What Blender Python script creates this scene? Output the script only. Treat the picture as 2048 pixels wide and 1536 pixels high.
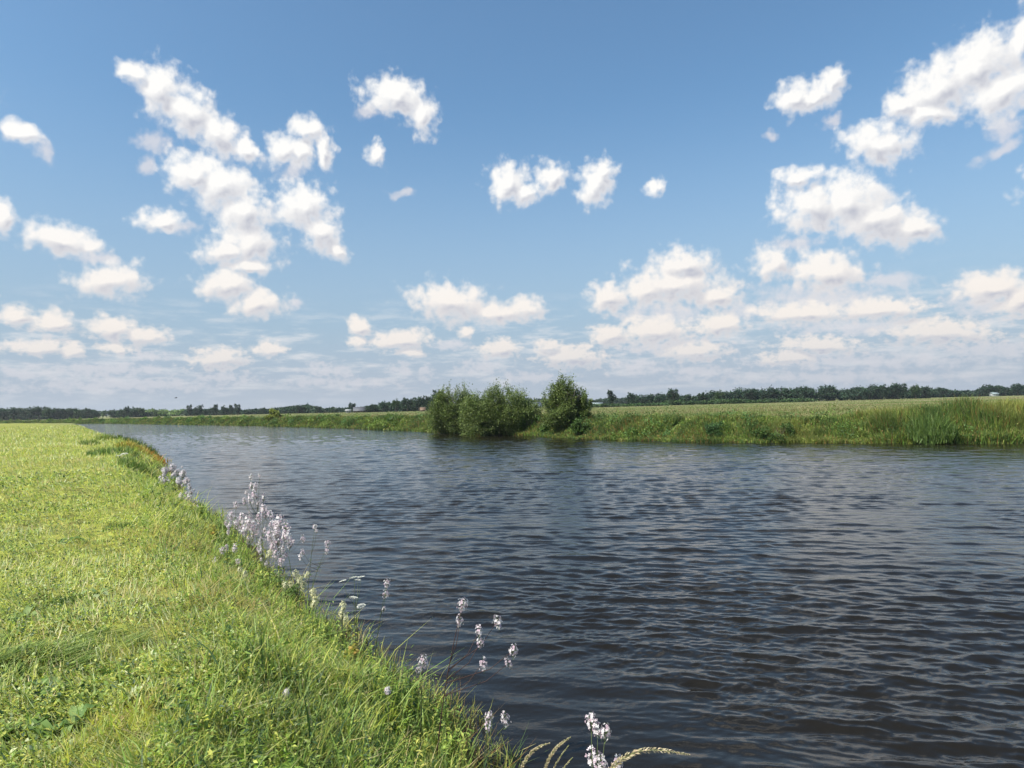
import bpy, math, random
import numpy as np
from mathutils import Vector, Matrix

for o in list(bpy.data.objects): bpy.data.objects.remove(o)
sc = bpy.context.scene
COL = sc.collection
R = math.radians
rng = np.random.default_rng(7)
random.seed(7)

# ------------------------------------------------------------------ camera
EYE = 2.8                       # metres above the water (water is z = 0)
F = 1334.0                      # focal length in pixels of a 2048 px wide picture
PITCH, ROLL = R(1.85), R(1.4)
cam = bpy.data.cameras.new('camera'); cam.lens = 36*F/2048; cam.sensor_width = 36
cam.clip_start = .05; cam.clip_end = 30000
co = bpy.data.objects.new('camera', cam); COL.objects.link(co)
CR = Matrix.Rotation(R(90)+PITCH, 3, 'X') @ Matrix.Rotation(ROLL, 3, 'Z').transposed()
co.matrix_world = Matrix.Translation((0, 0, EYE)) @ CR.to_4x4()
sc.camera = co
sc.render.resolution_x, sc.render.resolution_y = 1024, 768
CRN = np.array(CR)

def ray(px, py):
    d = CRN @ np.array([(px-1024)/F, -(py-768)/F, -1.0])
    return d/np.linalg.norm(d)
def gp(px, py, z=0.0):          # where a sight line meets the level z
    d = ray(px, py); t = (z-EYE)/d[2]
    return d*t + np.array([0, 0, EYE])
def at(px, py, depth):          # the point on a sight line at a depth (metres along +Y)
    d = ray(px, py); return d*(depth/d[1]) + np.array([0, 0, EYE])

# ------------------------------------------------------------------ light
SUN_AZ, SUN_EL = R(-124), R(50)      # azimuth from +Y, clockwise seen from above
sd = Vector((math.sin(SUN_AZ)*math.cos(SUN_EL), math.cos(SUN_AZ)*math.cos(SUN_EL), math.sin(SUN_EL)))
sl = bpy.data.lights.new('sun', 'SUN'); sl.energy = 5.0; sl.angle = R(.5); sl.color = (1, .95, .86)
so = bpy.data.objects.new('sun', sl); COL.objects.link(so)
so.rotation_euler = sd.to_track_quat('Z', 'Y').to_euler()
sc.view_settings.view_transform = 'Standard'; sc.view_settings.look = 'None'
sc.view_settings.exposure = 0.75; sc.view_settings.gamma = 1

# ------------------------------------------------------------------ sky with fair weather clouds
def azel(px, py):
    d = ray(px, py)
    return np.array([math.degrees(math.atan2(d[0], d[1])), math.degrees(math.asin(d[2]))])
CLOUDS = [  # centre x, y, half axes, tilt clockwise (all as seen from the bank)
 (268,148,32,20,25),(318,178,50,38,40),(375,222,56,40,42),(435,268,52,30,40),(492,303,34,18,35),
 (568,300,30,26,0),(612,262,34,20,0),(600,305,24,26,0),(648,296,14,34,-5),
 (385,345,44,30,10),(440,372,66,46,25),(490,425,54,48,60),(500,482,52,40,0),(610,415,52,40,15),(640,462,46,26,55),(670,505,24,9,50),
 (450,498,44,18,0),(500,530,46,14,0),(455,568,52,24,4),(514,606,46,22,-5),
 (792,196,54,34,15),(842,228,24,36,-20),(752,308,14,20,-30),(320,442,40,17,-4),(40,264,38,16,18),
 (6,435,24,28,0),(120,478,72,22,14),(178,494,22,16,0),(222,560,66,26,0),
 (32,630,26,14,0),(104,645,42,18,5),(225,655,42,20,5),(290,670,40,14,4),(235,697,30,11,0),(75,692,62,12,2),(142,700,22,12,0),
 (440,716,50,15,-3),(540,698,25,12,0),(718,652,22,15,30),(716,682,14,10,0),(798,680,58,15,-3),(820,704,24,6,0),
 (905,604,72,31,6),(990,624,50,15,0),(1058,618,30,17,5),(933,662,14,9,0),
 (1018,368,38,32,20),(1050,388,30,18,-25),(1102,353,26,25,-20),(1192,368,32,30,-40),(1208,342,22,18,-30),(1309,377,15,13,0),
 (1000,698,34,14,0),(1142,712,60,19,3),(1098,690,24,8,0),
 (1218,596,34,25,0),(1290,582,40,24,0),(1350,570,92,34,0),(1366,530,52,26,0),(1432,592,36,20,0),
 (1216,672,28,20,0),(1310,662,66,24,0),(1385,700,52,15,0),(1440,650,44,22,0),
 (1585,192,36,26,-20),(1628,188,46,22,-15),(1662,162,30,20,-40),
 (1960,130,84,50,-20),(1880,172,84,44,-28),(2000,180,90,44,-10),(1795,208,34,18,0),(2046,70,18,54,0),(1850,225,60,18,0),(1758,284,60,34,5),
 (1625,415,62,44,0),(1700,408,72,58,8),(1745,440,84,40,8),(1822,455,44,22,10),(1598,356,40,15,-4),
 (1546,528,34,28,0),(1650,545,68,32,4),(1752,618,86,17,2),(1600,625,90,16,0),(1880,664,104,20,3),(1640,690,74,12,0),(1575,714,50,10,0),
 (1985,575,66,24,-4),(2035,600,50,28,0),
 (2150,350,90,36,-10),(2260,500,120,40,0),(2300,120,90,60,20),(-120,150,80,50,10),(-200,380,90,30,0),(-120,600,80,20,0),(2250,660,150,24,0),
 (700,-160,130,60,15),(1500,-260,190,80,-10),(150,-260,140,60,0)]
THIN = [(310,284,40,18,15),(294,330,18,16,0),(90,305,16,28,-20),(585,340,26,26,0),(735,222,22,12,0),(805,386,28,8,0),
 (1660,238,24,10,-20),(2015,262,44,22,-10),(1545,270,12,8,0),(1590,488,60,12,0),(1330,630,120,26,0),(1340,690,120,22,0),
 (1650,600,170,40,0),(1780,560,70,18,0),(1700,655,160,20,0),(1700,722,260,16,0),(1980,700,150,18,0),(1960,600,80,40,0),
 (590,605,16,8,0),(850,745,20,12,0),(800,740,22,12,0),(960,735,46,14,0),(1275,735,62,13,0),(1060,755,60,9,0),
 (655,742,54,14,0),(450,756,60,12,0),(300,712,44,9,0),(200,740,170,12,0),(40,748,50,9,0),(250,770,260,12,0),
 (1650,755,300,10,0),(1400,742,80,12,0),(680,765,120,8,0),(1480,625,60,20,0),(2000,300,60,8,-30),(900,690,40,8,0),(350,455,50,10,5),(195,520,60,12,10)]

world = bpy.data.worlds.new('World'); sc.world = world; world.use_nodes = True
world.cycles.sampling_method = 'MANUAL'; world.cycles.sample_map_resolution = 512
nt = world.node_tree; N = nt.nodes; L = nt.links
for n in list(N): N.remove(n)
def mk(t, typ, **kw):
    n = t.nodes.new(typ)
    for k, v in kw.items(): setattr(n, k, v)
    return n
def math_(t, op, a, b=None, c=None, clamp=False):
    n = mk(t, 'ShaderNodeMath', operation=op, use_clamp=clamp)
    for i, v in enumerate((a, b, c)):
        if v is None: continue
        if isinstance(v, (int, float)): n.inputs[i].default_value = v
        else: t.links.new(v, n.inputs[i])
    return n.outputs[0]
def vmath(t, op, a, b=None, scale=None):
    n = mk(t, 'ShaderNodeVectorMath', operation=op)
    for i, v in enumerate((a, b)):
        if v is None: continue
        if isinstance(v, tuple): n.inputs[i].default_value = v
        else: t.links.new(v, n.inputs[i])
    if scale is not None:
        if isinstance(scale, (int, float)): n.inputs['Scale'].default_value = scale
        else: t.links.new(scale, n.inputs['Scale'])
    return n.outputs['Value'] if op in ('LENGTH', 'DOT_PRODUCT') else n.outputs[0]
def maprange(t, v, a, b, c=0., d=1., smooth=True):
    n = mk(t, 'ShaderNodeMapRange', interpolation_type='SMOOTHSTEP' if smooth else 'LINEAR')
    t.links.new(v, n.inputs[0])
    for i, x in enumerate((a, b, c, d)): n.inputs[1+i].default_value = x
    return n.outputs[0]
def mixc(t, f, a, b, blend='MIX'):
    n = mk(t, 'ShaderNodeMix', data_type='RGBA', blend_type=blend)
    for i, v in ((0, f), (6, a), (7, b)):
        if isinstance(v, (int, float)): n.inputs[i].default_value = v
        elif isinstance(v, tuple): n.inputs[i].default_value = v+(1,)
        else: t.links.new(v, n.inputs[i])
    return n.outputs[2]

def ellipse_params(c):
    cx, cy, a, b, r = c; r = R(r); a = a*1.08+3; b = b*1.12+3
    p0 = azel(cx, cy)
    pa = azel(cx+a*math.cos(r)*.5, cy+a*math.sin(r)*.5) - azel(cx-a*math.cos(r)*.5, cy-a*math.sin(r)*.5)
    pb = azel(cx-b*math.sin(r)*.5, cy+b*math.cos(r)*.5) - azel(cx+b*math.sin(r)*.5, cy-b*math.cos(r)*.5)
    return p0, np.linalg.norm(pa), np.linalg.norm(pb), math.atan2(pa[1], pa[0])

def cloud_group(name, items, detail):
    g = bpy.data.node_groups.new(name, 'ShaderNodeTree')
    g.interface.new_socket('P', in_out='INPUT', socket_type='NodeSocketVector')
    for s in ('Field', 'Density'): g.interface.new_socket(s, in_out='OUTPUT', socket_type='NodeSocketFloat')
    gi = g.nodes.new('NodeGroupInput')
    P = gi.outputs[0]
    sep = mk(g, 'ShaderNodeSeparateXYZ'); g.links.new(P, sep.inputs[0])
    w1 = mk(g, 'ShaderNodeTexNoise', noise_dimensions='3D'); w1.inputs['Scale'].default_value = .42; w1.inputs['Detail'].default_value = 3.5; w1.inputs['Roughness'].default_value = .6
    g.links.new(P, w1.inputs['Vector'])
    amp = math_(g, 'MULTIPLY_ADD', sep.outputs[1], .07, .35)
    wv = vmath(g, 'SCALE', vmath(g, 'SUBTRACT', w1.outputs['Color'], (.5, .5, .5)), scale=amp)
    Q = vmath(g, 'MULTIPLY', vmath(g, 'ADD', P, wv), (1, 1, 0))
    cur = None
    qs = mk(g, 'ShaderNodeSeparateXYZ'); g.links.new(Q, qs.inputs[0])
    for c in items:
        p0, a, b, rot = ellipse_params(c)
        m = mk(g, 'ShaderNodeMapping', vector_type='TEXTURE')
        m.inputs['Location'].default_value = (p0[0], p0[1], 0)
        m.inputs['Rotation'].default_value = (0, 0, rot)
        m.inputs['Scale'].default_value = (a, b, 1e6)
        if cur is None: g.links.new(Q, m.inputs['Vector'])
        else:       # the running result rides along in z, which keeps the long chain in order
            cc = mk(g, 'ShaderNodeCombineXYZ')
            g.links.new(qs.outputs[0], cc.inputs[0]); g.links.new(qs.outputs[1], cc.inputs[1]); g.links.new(cur, cc.inputs[2])
            g.links.new(cc.outputs[0], m.inputs['Vector'])
        l = vmath(g, 'LENGTH', m.outputs[0])
        cur = l if cur is None else math_(g, 'SMOOTH_MIN', cur, l, .22)
    f = math_(g, 'SUBTRACT', 1.0, cur)
    # finer billows towards the horizon, where the clouds are farther off
    n1 = mk(g, 'ShaderNodeTexNoise', noise_dimensions='2D'); n1.inputs['Scale'].default_value = .8; n1.inputs['Detail'].default_value = detail; n1.inputs['Roughness'].default_value = .52
    g.links.new(P, n1.inputs['Vector'])
    v1 = mk(g, 'ShaderNodeTexVoronoi', voronoi_dimensions='2D', feature='F1'); v1.inputs['Scale'].default_value = 1.1; v1.inputs['Detail'].default_value = 1.4; v1.inputs['Roughness'].default_value = .55; v1.normalize = True
    g.links.new(vmath(g, 'ADD', P, vmath(g, 'SCALE', wv, scale=.6)), v1.inputs['Vector'])
    n2 = mk(g, 'ShaderNodeTexNoise', noise_dimensions='2D'); n2.inputs['Scale'].default_value = 1.9; n2.inputs['Detail'].default_value = detail-1; n2.inputs['Roughness'].default_value = .62
    g.links.new(vmath(g, 'MULTIPLY', P, (.62, 1, 1)), n2.inputs['Vector'])
    fm = mk(g, 'ShaderNodeMix', data_type='FLOAT'); g.links.new(maprange(g, sep.outputs[1], 3, 11), fm.inputs[0]); g.links.new(n2.outputs[0], fm.inputs[2]); g.links.new(n1.outputs[0], fm.inputs[3])
    nn = math_(g, 'MULTIPLY', math_(g, 'SUBTRACT', fm.outputs[0], .5), maprange(g, sep.outputs[1], 2, 12, 2.8, 1.55))
    vv = math_(g, 'MULTIPLY', math_(g, 'SUBTRACT', .42, v1.outputs['Distance']), .85)
    d = math_(g, 'ADD', math_(g, 'ADD', f, nn), vv)
    go = g.nodes.new('NodeGroupOutput')
    g.links.new(f, go.inputs[0]); g.links.new(d, go.inputs[1])
    return g
tc = mk(nt, 'ShaderNodeTexCoord')
sx = mk(nt, 'ShaderNodeSeparateXYZ'); L.new(tc.outputs['Generated'], sx.inputs[0])
az = math_(nt, 'MULTIPLY', math_(nt, 'ARCTAN2', sx.outputs[0], sx.outputs[1]), 57.2958)
el = math_(nt, 'MULTIPLY', math_(nt, 'ARCSINE', sx.outputs[2]), 57.2958)
cb = mk(nt, 'ShaderNodeCombineXYZ'); L.new(az, cb.inputs[0]); L.new(el, cb.inputs[1])
P = cb.outputs[0]
P2 = vmath(nt, 'ADD', P, (-.35, .6, 0))
sky = mk(nt, 'ShaderNodeTexSky', sky_type='NISHITA', sun_disc=False)
sky.sun_elevation = SUN_EL; sky.sun_rotation = SUN_AZ
sky.air_density = 1.15; sky.dust_density = 2.2; sky.ozone_density = 2.4; sky.altitude = 0
SKYS = .150
skyc = vmath(nt, 'MULTIPLY', vmath(nt, 'SCALE', sky.outputs[0], scale=SKYS), (.80, 1.03, 1.10))   # cool white balance
skyc = mixc(nt, maprange(nt, el, -2, 26, .92, 0), skyc, (.40, .505, .645))
def veil(c):
    f = maprange(nt, el, -1, 8, .62, 0)
    return mixc(nt, f, c, mixc(nt, maprange(nt, el, 0, 8, 0, 1), (.50, .535, .605), (.47, .555, .67)))
def bgs(c):
    b = mk(nt, 'ShaderNodeBackground'); L.new(c, b.inputs[0]); b.inputs[1].default_value = .6; return b.outputs[0]
def split(f, a, b):
    m = mk(nt, 'ShaderNodeMixShader'); L.new(f, m.inputs[0]); L.new(a, m.inputs[1]); L.new(b, m.inputs[2]); return m.outputs[0]
lb = mk(nt, 'ShaderNodeTexNoise', noise_dimensions='2D'); lb.inputs['Scale'].default_value = 1.0; lb.inputs['Detail'].default_value = 6; lb.inputs['Roughness'].default_value = .6
L.new(vmath(nt, 'MULTIPLY', P, (.24, 1.25, 1)), lb.inputs['Vector'])
lowband = math_(nt, 'MULTIPLY', maprange(nt, lb.outputs[0], .44, .78), math_(nt, 'MULTIPLY', maprange(nt, el, .2, 2.0, .25, .75), maprange(nt, el, 4.0, 10.5, 1, 0)))
def region(k, items, thin):
    """one patch of sky with only the clouds near it (far cheaper than all clouds everywhere)"""
    c = mixc(nt, lowband, skyc, (.87, .86, .86)) if k % 3 < 2 else skyc
    if thin:
        W = mk(nt, 'ShaderNodeGroup'); W.node_tree = cloud_group('wisps%d' % k, thin, 6); L.new(P, W.inputs[0])
        c = mixc(nt, math_(nt, 'MULTIPLY', maprange(nt, W.outputs['Density'], -.1, 1.0), .72), c, (.78, .76, .79))
    if items:
        g = cloud_group('cumulus%d' % k, items, 7)
        A = mk(nt, 'ShaderNodeGroup'); A.node_tree = g; L.new(P, A.inputs[0])
        B = mk(nt, 'ShaderNodeGroup'); B.node_tree = g; L.new(P2, B.inputs[0])
        alpha = maprange(nt, A.outputs['Density'], -.34, .62)
        relief = math_(nt, 'SUBTRACT', A.outputs['Density'], B.outputs['Density'])
        updown = math_(nt, 'SUBTRACT', A.outputs['Field'], B.outputs['Field'])
        lit = math_(nt, 'ADD', math_(nt, 'MULTIPLY', relief, .38), math_(nt, 'MULTIPLY_ADD', updown, 1.9, .54), clamp=True)
        thick = maprange(nt, A.outputs['Density'], .1, 1.1)
        shade = math_(nt, 'SUBTRACT', 1.0, math_(nt, 'MULTIPLY', math_(nt, 'SUBTRACT', 1.0, lit), math_(nt, 'MULTIPLY_ADD', thick, .6, .4)))
        warm = mixc(nt, maprange(nt, el, 3, 18), (.93, .86, .80), (1.0, .99, .97))
        c = mixc(nt, alpha, c, mixc(nt, shade, (.53, .55, .63), warm))
    return bgs(veil(c))
EC = [ellipse_params(c) for c in CLOUDS]; ET = [ellipse_params(c) for c in THIN]
def near(items, eps, a0, a1, e0, e1):
    out = []
    for c, (p0, a, b, rot) in zip(items, eps):
        wx = math.hypot(a*math.cos(rot), b*math.sin(rot)); wy = math.hypot(a*math.sin(rot), b*math.cos(rot))
        if p0[0]+wx*1.9+1.5 > a0 and p0[0]-wx*1.9-1.5 < a1 and p0[1]+wy*1.9+1.2 > e0 and p0[1]-wy*1.9-1.2 < e1: out.append(c)
    return out
AZS = [-60, -28, -20, -11, 0, 11, 22, 33, 60]; ELS = [-3, 7, 14, 60]
def strip(i, k0):
    rows = [region(k0+j, near(CLOUDS, EC, AZS[i], AZS[i+1], ELS[j], ELS[j+1]), near(THIN, ET, AZS[i], AZS[i+1], ELS[j], ELS[j+1])) for j in range(3)]
    return split(math_(nt, 'GREATER_THAN', el, ELS[1]), rows[0], split(math_(nt, 'GREATER_THAN', el, ELS[2]), rows[1], rows[2]))
def tree(lo, hi):
    if hi-lo == 1: return strip(lo, lo*3)
    m = (lo+hi)//2
    return split(math_(nt, 'GREATER_THAN', az, AZS[m]), tree(lo, m), tree(m, hi))
plain = bgs(veil(skyc))
cloudy = tree(0, len(AZS)-1)
front = math_(nt, 'MULTIPLY', math_(nt, 'LESS_THAN', math_(nt, 'ABSOLUTE', az), 60.0), math_(nt, 'GREATER_THAN', el, -3.0))
wo = mk(nt, 'ShaderNodeOutputWorld'); L.new(split(front, plain, cloudy), wo.inputs[0])

# ------------------------------------------------------------------ helpers
def hash2(ix, iy, s):
    n = (ix.astype(np.int64)*374761393 + iy.astype(np.int64)*668265263 + s*1274126177) & 0xffffffff
    n = ((n ^ (n >> 13))*1274126177) & 0xffffffff
    return ((n ^ (n >> 16)) & 0xffff)/65535.0
def vn(x, y, s=0):
    ix = np.floor(x); iy = np.floor(y); fx = x-ix; fy = y-iy
    fx = fx*fx*(3-2*fx); fy = fy*fy*(3-2*fy)
    a = hash2(ix, iy, s); b = hash2(ix+1, iy, s); c = hash2(ix, iy+1, s); d = hash2(ix+1, iy+1, s)
    return (a*(1-fx)+b*fx)*(1-fy)+(c*(1-fx)+d*fx)*fy
def fbm(x, y, s=0, o=3):
    t = 0; a = .5; n = 0
    for i in range(o):
        t = t+a*vn(x*2**i+17.3*i, y*2**i-9.1*i, s+i); n += a; a *= .5
    return t/n
def sst(a, b, x):
    t = np.clip((x-a)/(b-a), 0, 1); return t*t*(3-2*t)

def np_mesh(name, V, T, col=None, mat=None, smooth=False):
    T = np.asarray(T); k = T.shape[1]
    me = bpy.data.meshes.new(name)
    me.vertices.add(len(V)); me.vertices.foreach_set('co', np.ascontiguousarray(V, dtype=np.float32).ravel())
    me.loops.add(T.size); me.loops.foreach_set('vertex_index', np.ascontiguousarray(T, dtype=np.int32).ravel())
    me.polygons.add(len(T)); me.polygons.foreach_set('loop_start', np.arange(0, T.size, k, dtype=np.int32))
    me.update(calc_edges=True)
    if smooth: me.polygons.foreach_set('use_smooth', np.ones(len(T), dtype=bool))
    if col is not None:
        a = me.color_attributes.new('tint', 'FLOAT_COLOR', 'POINT')
        c = np.ones((len(V), 4), dtype=np.float32); c[:, :3] = col
        a.data.foreach_set('color', c.ravel())
    if mat: me.materials.append(mat)
    return me
def link(name, me, parent=None, loc=(0, 0, 0), rz=0, scale=None):
    o = bpy.data.objects.new(name, me); COL.objects.link(o)
    o.location = loc; o.rotation_euler = (0, 0, rz)
    if scale: o.scale = scale
    if parent: o.parent = parent
    return o
def tag(o, label=None, cat=None, group=None, kind=None):
    if label: o['label'] = label
    if cat: o['category'] = cat
    if group: o['group'] = group
    if kind: o['kind'] = kind
    return o

def blades(P, h, w, az_, lean, bend, col, tipcol=None):
    """flat tapering grass blades: P base (n,3); az_ lean heading; lean, bend as fractions of h"""
    n = len(P); d = np.stack([np.cos(az_), np.sin(az_), np.zeros(n)], 1)
    sa = az_ + np.pi/2 + rng.normal(0, .7, n)
    s = np.stack([np.cos(sa), np.sin(sa), np.zeros(n)], 1)*w[:, None]*.5
    up = np.zeros((n, 3)); up[:, 2] = 1
    def pt(t): 
        return P + d*(h*(lean*t+bend*t*t))[:, None] + up*(h*(t-bend*.45*t*t))[:, None]
    V = np.stack([P-s, P+s, pt(.5)-s*.85, pt(.5)+s*.85, pt(1.)], 1).reshape(-1, 3)
    b = (np.arange(n)*5)[:, None]
    T = np.concatenate([b+[0, 1, 3], b+[0, 3, 2], b+[2, 3, 4]], 1).reshape(-1, 3)
    C = np.repeat(col[:, None, :], 5, 1)
    if tipcol is not None: C[:, 4] = tipcol; C[:, 2:4] = C[:, 2:4]*.6+tipcol[:, None]*.4
    return V, T, C.reshape(-1, 3)
def leaves(P, l, w, az_, el_, col, fold=.25):
    """leaf outlines of four triangles folded along the midrib"""
    n = len(P)
    d = np.stack([np.cos(az_)*np.cos(el_), np.sin(az_)*np.cos(el_), np.sin(el_)], 1)
    s = np.stack([-np.sin(az_), np.cos(az_), np.zeros(n)], 1)
    tw = rng.normal(0, .5, n); nrm = np.cross(s, d)*-1
    s2 = s*np.cos(tw)[:, None]+nrm*np.sin(tw)[:, None]; n2 = np.cross(d, s2)
    l_ = l[:, None]; w_ = w[:, None]
    V = np.stack([P, P+d*l_*.45+s2*w_*.5+n2*w_*fold, P+d*l_*.5, P+d*l_*.45-s2*w_*.5+n2*w_*fold, P+d*l_-n2*l_*.12], 1).reshape(-1, 3)
    b = (np.arange(n)*5)[:, None]
    T = np.concatenate([b+[0, 1, 2], b+[0, 2, 3], b+[2, 1, 4], b+[2, 4, 3]], 1).reshape(-1, 3)
    return V, T, np.repeat(col, 5, 0)
def join(parts):
    V, T, C, k = [], [], [], 0
    for v, t, c in parts:
        V.append(v); T.append(t+k); C.append(c); k += len(v)
    return np.concatenate(V), np.concatenate(T), np.concatenate(C)
def pal(n, cols, wts, jit=.15):
    i = rng.choice(len(cols), n, p=np.array(wts)/sum(wts))
    c = np.array(cols)[i]*rng.uniform(1-jit, 1+jit, (n, 1))
    return c*rng.uniform(.94, 1.06, (n, 3))
def tube(pts, radii, k=6, col=(.1, .08, .05)):
    pts = np.array(pts, float); n = len(pts); V = []
    for i in range(n):
        t = pts[min(i+1, n-1)]-pts[max(i-1, 0)]; t /= max(np.linalg.norm(t), 1e-9)
        a = np.cross(t, [0, 0, 1] if abs(t[2]) < .9 else [1, 0, 0]); a /= np.linalg.norm(a); b = np.cross(t, a)
        for j in range(k):
            q = 2*math.pi*j/k; V.append(pts[i]+radii[i]*(a*math.cos(q)+b*math.sin(q)))
    T = []
    for i in range(n-1):
        for j in range(k):
            a0 = i*k+j; a1 = i*k+(j+1) % k
            T += [(a0, a1, a1+k), (a0, a1+k, a0+k)]
    V.append(pts[0]); V.append(pts[-1]); c0 = n*k
    for j in range(k): T += [(c0, (j+1) % k, j), (c0+1, (n-1)*k+j, (n-1)*k+(j+1) % k)]
    V = np.array(V); return V, np.array(T), np.tile(col, (len(V), 1)).astype(float)

# ------------------------------------------------------------------ materials
def mat_leaf(name, trans=.35, rough=.5, spec=.3, tscale=(1.12, 1.18, .75)):
    m = bpy.data.materials.new(name); m.use_nodes = True; t = m.node_tree
    for n in list(t.nodes): t.nodes.remove(n)
    a = mk(t, 'ShaderNodeAttribute', attribute_name='tint')
    p = mk(t, 'ShaderNodeBsdfPrincipled'); p.inputs['Roughness'].default_value = rough; p.inputs['Specular IOR Level'].default_value = spec
    t.links.new(a.outputs['Color'], p.inputs['Base Color'])
    tr = mk(t, 'ShaderNodeBsdfTranslucent')
    t.links.new(vmath(t, 'MULTIPLY', a.outputs['Color'], tscale), tr.inputs['Color'])
    mx = mk(t, 'ShaderNodeMixShader'); mx.inputs[0].default_value = trans
    t.links.new(p.outputs[0], mx.inputs[1]); t.links.new(tr.outputs[0], mx.inputs[2])
    o = mk(t, 'ShaderNodeOutputMaterial'); t.links.new(mx.outputs[0], o.inputs[0])
    return m
M_GRASS = mat_leaf('grass_blades', .44); M_LEAF = mat_leaf('foliage', .3, .55, .25); M_REED = mat_leaf('reed_blades', .3, .55, .25)
M_PETAL = mat_leaf('petals', .35, .7, .1, (1, 1, 1)); M_STEM = mat_leaf('stems', .1, .6, .2)
def mat_bark():
    m = bpy.data.materials.new('bark'); m.use_nodes = True; t = m.node_tree; p = t.nodes['Principled BSDF']
    n = mk(t, 'ShaderNodeTexNoise'); n.inputs['Scale'].default_value = 9; n.inputs['Detail'].default_value = 6
    t.links.new(mixc(t, n.outputs[0], (.05, .04, .03), (.16, .13, .1)), p.inputs['Base Color']); p.inputs['Roughness'].default_value = .9
    return m
M_BARK = mat_bark()
def mat_paint(name, c1, c2, rough=.7, scale=1.5):
    m = bpy.data.materials.new(name); m.use_nodes = True; t = m.node_tree; p = t.nodes['Principled BSDF']
    n = mk(t, 'ShaderNodeTexNoise'); n.inputs['Scale'].default_value = scale; n.inputs['Detail'].default_value = 5
    t.links.new(mixc(t, n.outputs[0], c1, c2), p.inputs['Base Color']); p.inputs['Roughness'].default_value = rough
    return m

# ------------------------------------------------------------------ the river's shape
NEAR = [np.array(p) for p in [(26, -60), (3.2, -3), (1.9, 0), (.45, 2.6), (-.1, 4.5), (-.52, 5.9), (-1.3, 7.1), (-2.3, 8.6), (-4.0, 11.3), (-7.2, 16.8), (-11.9, 24), (-22.5, 42.5), (-32, 56), (-54, 88), (-118, 182), (-200, 255), (-330, 330)]]
fb = [(2300, 884), (2048, 886), (1800, 886), (1500, 885), (1300, 882), (1160, 877), (1060, 872), (980, 868), (880, 865), (800, 861), (700, 857), (600, 854), (500, 851.5), (400, 850), (300, 848.5), (205, 847)]
FAR = [np.array([120., -40.]), np.array([60., 14.])] + [gp(*p)[:2] for p in fb]
e = FAR[-1]; FAR += [e+np.array([-90., 55.]), e+np.array([-240., 90.])]
def densify(poly, step=1.2, wig=.25, s=3):
    out = []
    for a, b in zip(poly[:-1], poly[1:]):
        d = np.linalg.norm(b-a); n = max(1, int(min(d/step, 14)))
        for i in range(n):
            out.append(a+(b-a)*i/n)
    out.append(poly[-1]); out = np.array(out)
    w = (fbm(out[:, 0]*.7, out[:, 1]*.7, s, 4)-.5)*2*wig*np.clip(np.linalg.norm(out, axis=1)/8, .4, 6)**.5
    out[:, 0] += w; return out
NEARD = densify(NEAR, .5, .34, 3); FARD = densify(FAR, 3, .7, 9)
def seg_dist(poly, x, y):
    best = np.full(x.shape, 1e18)
    for a, b in zip(poly[:-1], poly[1:]):
        d = b-a; l2 = d@d+1e-12
        t = np.clip(((x-a[0])*d[0]+(y-a[1])*d[1])/l2, 0, 1)
        best = np.minimum(best, (x-a[0]-t*d[0])**2+(y-a[1]-t*d[1])**2)
    return np.sqrt(best)
RIV = np.concatenate([NEARD, FARD[::-1]])
def inside(x, y):
    c = np.zeros(x.shape, bool)
    for i in range(len(RIV)):
        a = RIV[i]; b = RIV[i-1]
        cond = (a[1] > y) != (b[1] > y)
        xi = (b[0]-a[0])*(y-a[1])/((b[1]-a[1]) if b[1] != a[1] else 1e-12)+a[0]
        c ^= cond & (x < xi)
    return c
def shore(x, y):
    """distance to near and far shore, inside mask"""
    return seg_dist(NEARD, x, y), seg_dist(FARD, x, y), inside(x, y)
def height(x, y, sh=None):
    dn, df, ins = sh if sh is not None else shore(x, y)
    near = dn < df
    d = np.minimum(dn, df)
    r = np.hypot(x, y)
    hn = .98*sst(-.15, 1.9, dn)*(.72+.28*sst(0, .5, dn)) + (fbm(x*.55, y*.55, 21)-.5)*.16*sst(.3, 2, dn) + (fbm(x*2.6, y*2.6, 25)-.5)*.15
    hf = 1.15*sst(-.2, 3.2, df) + (fbm(x*.12, y*.12, 33)-.5)*.4*sst(1, 8, df)*sst(160, 60, r)
    h = np.where(near, hn, hf)
    return np.where(ins, -.9*sst(0, 2.5, d)-.03, h)

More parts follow.
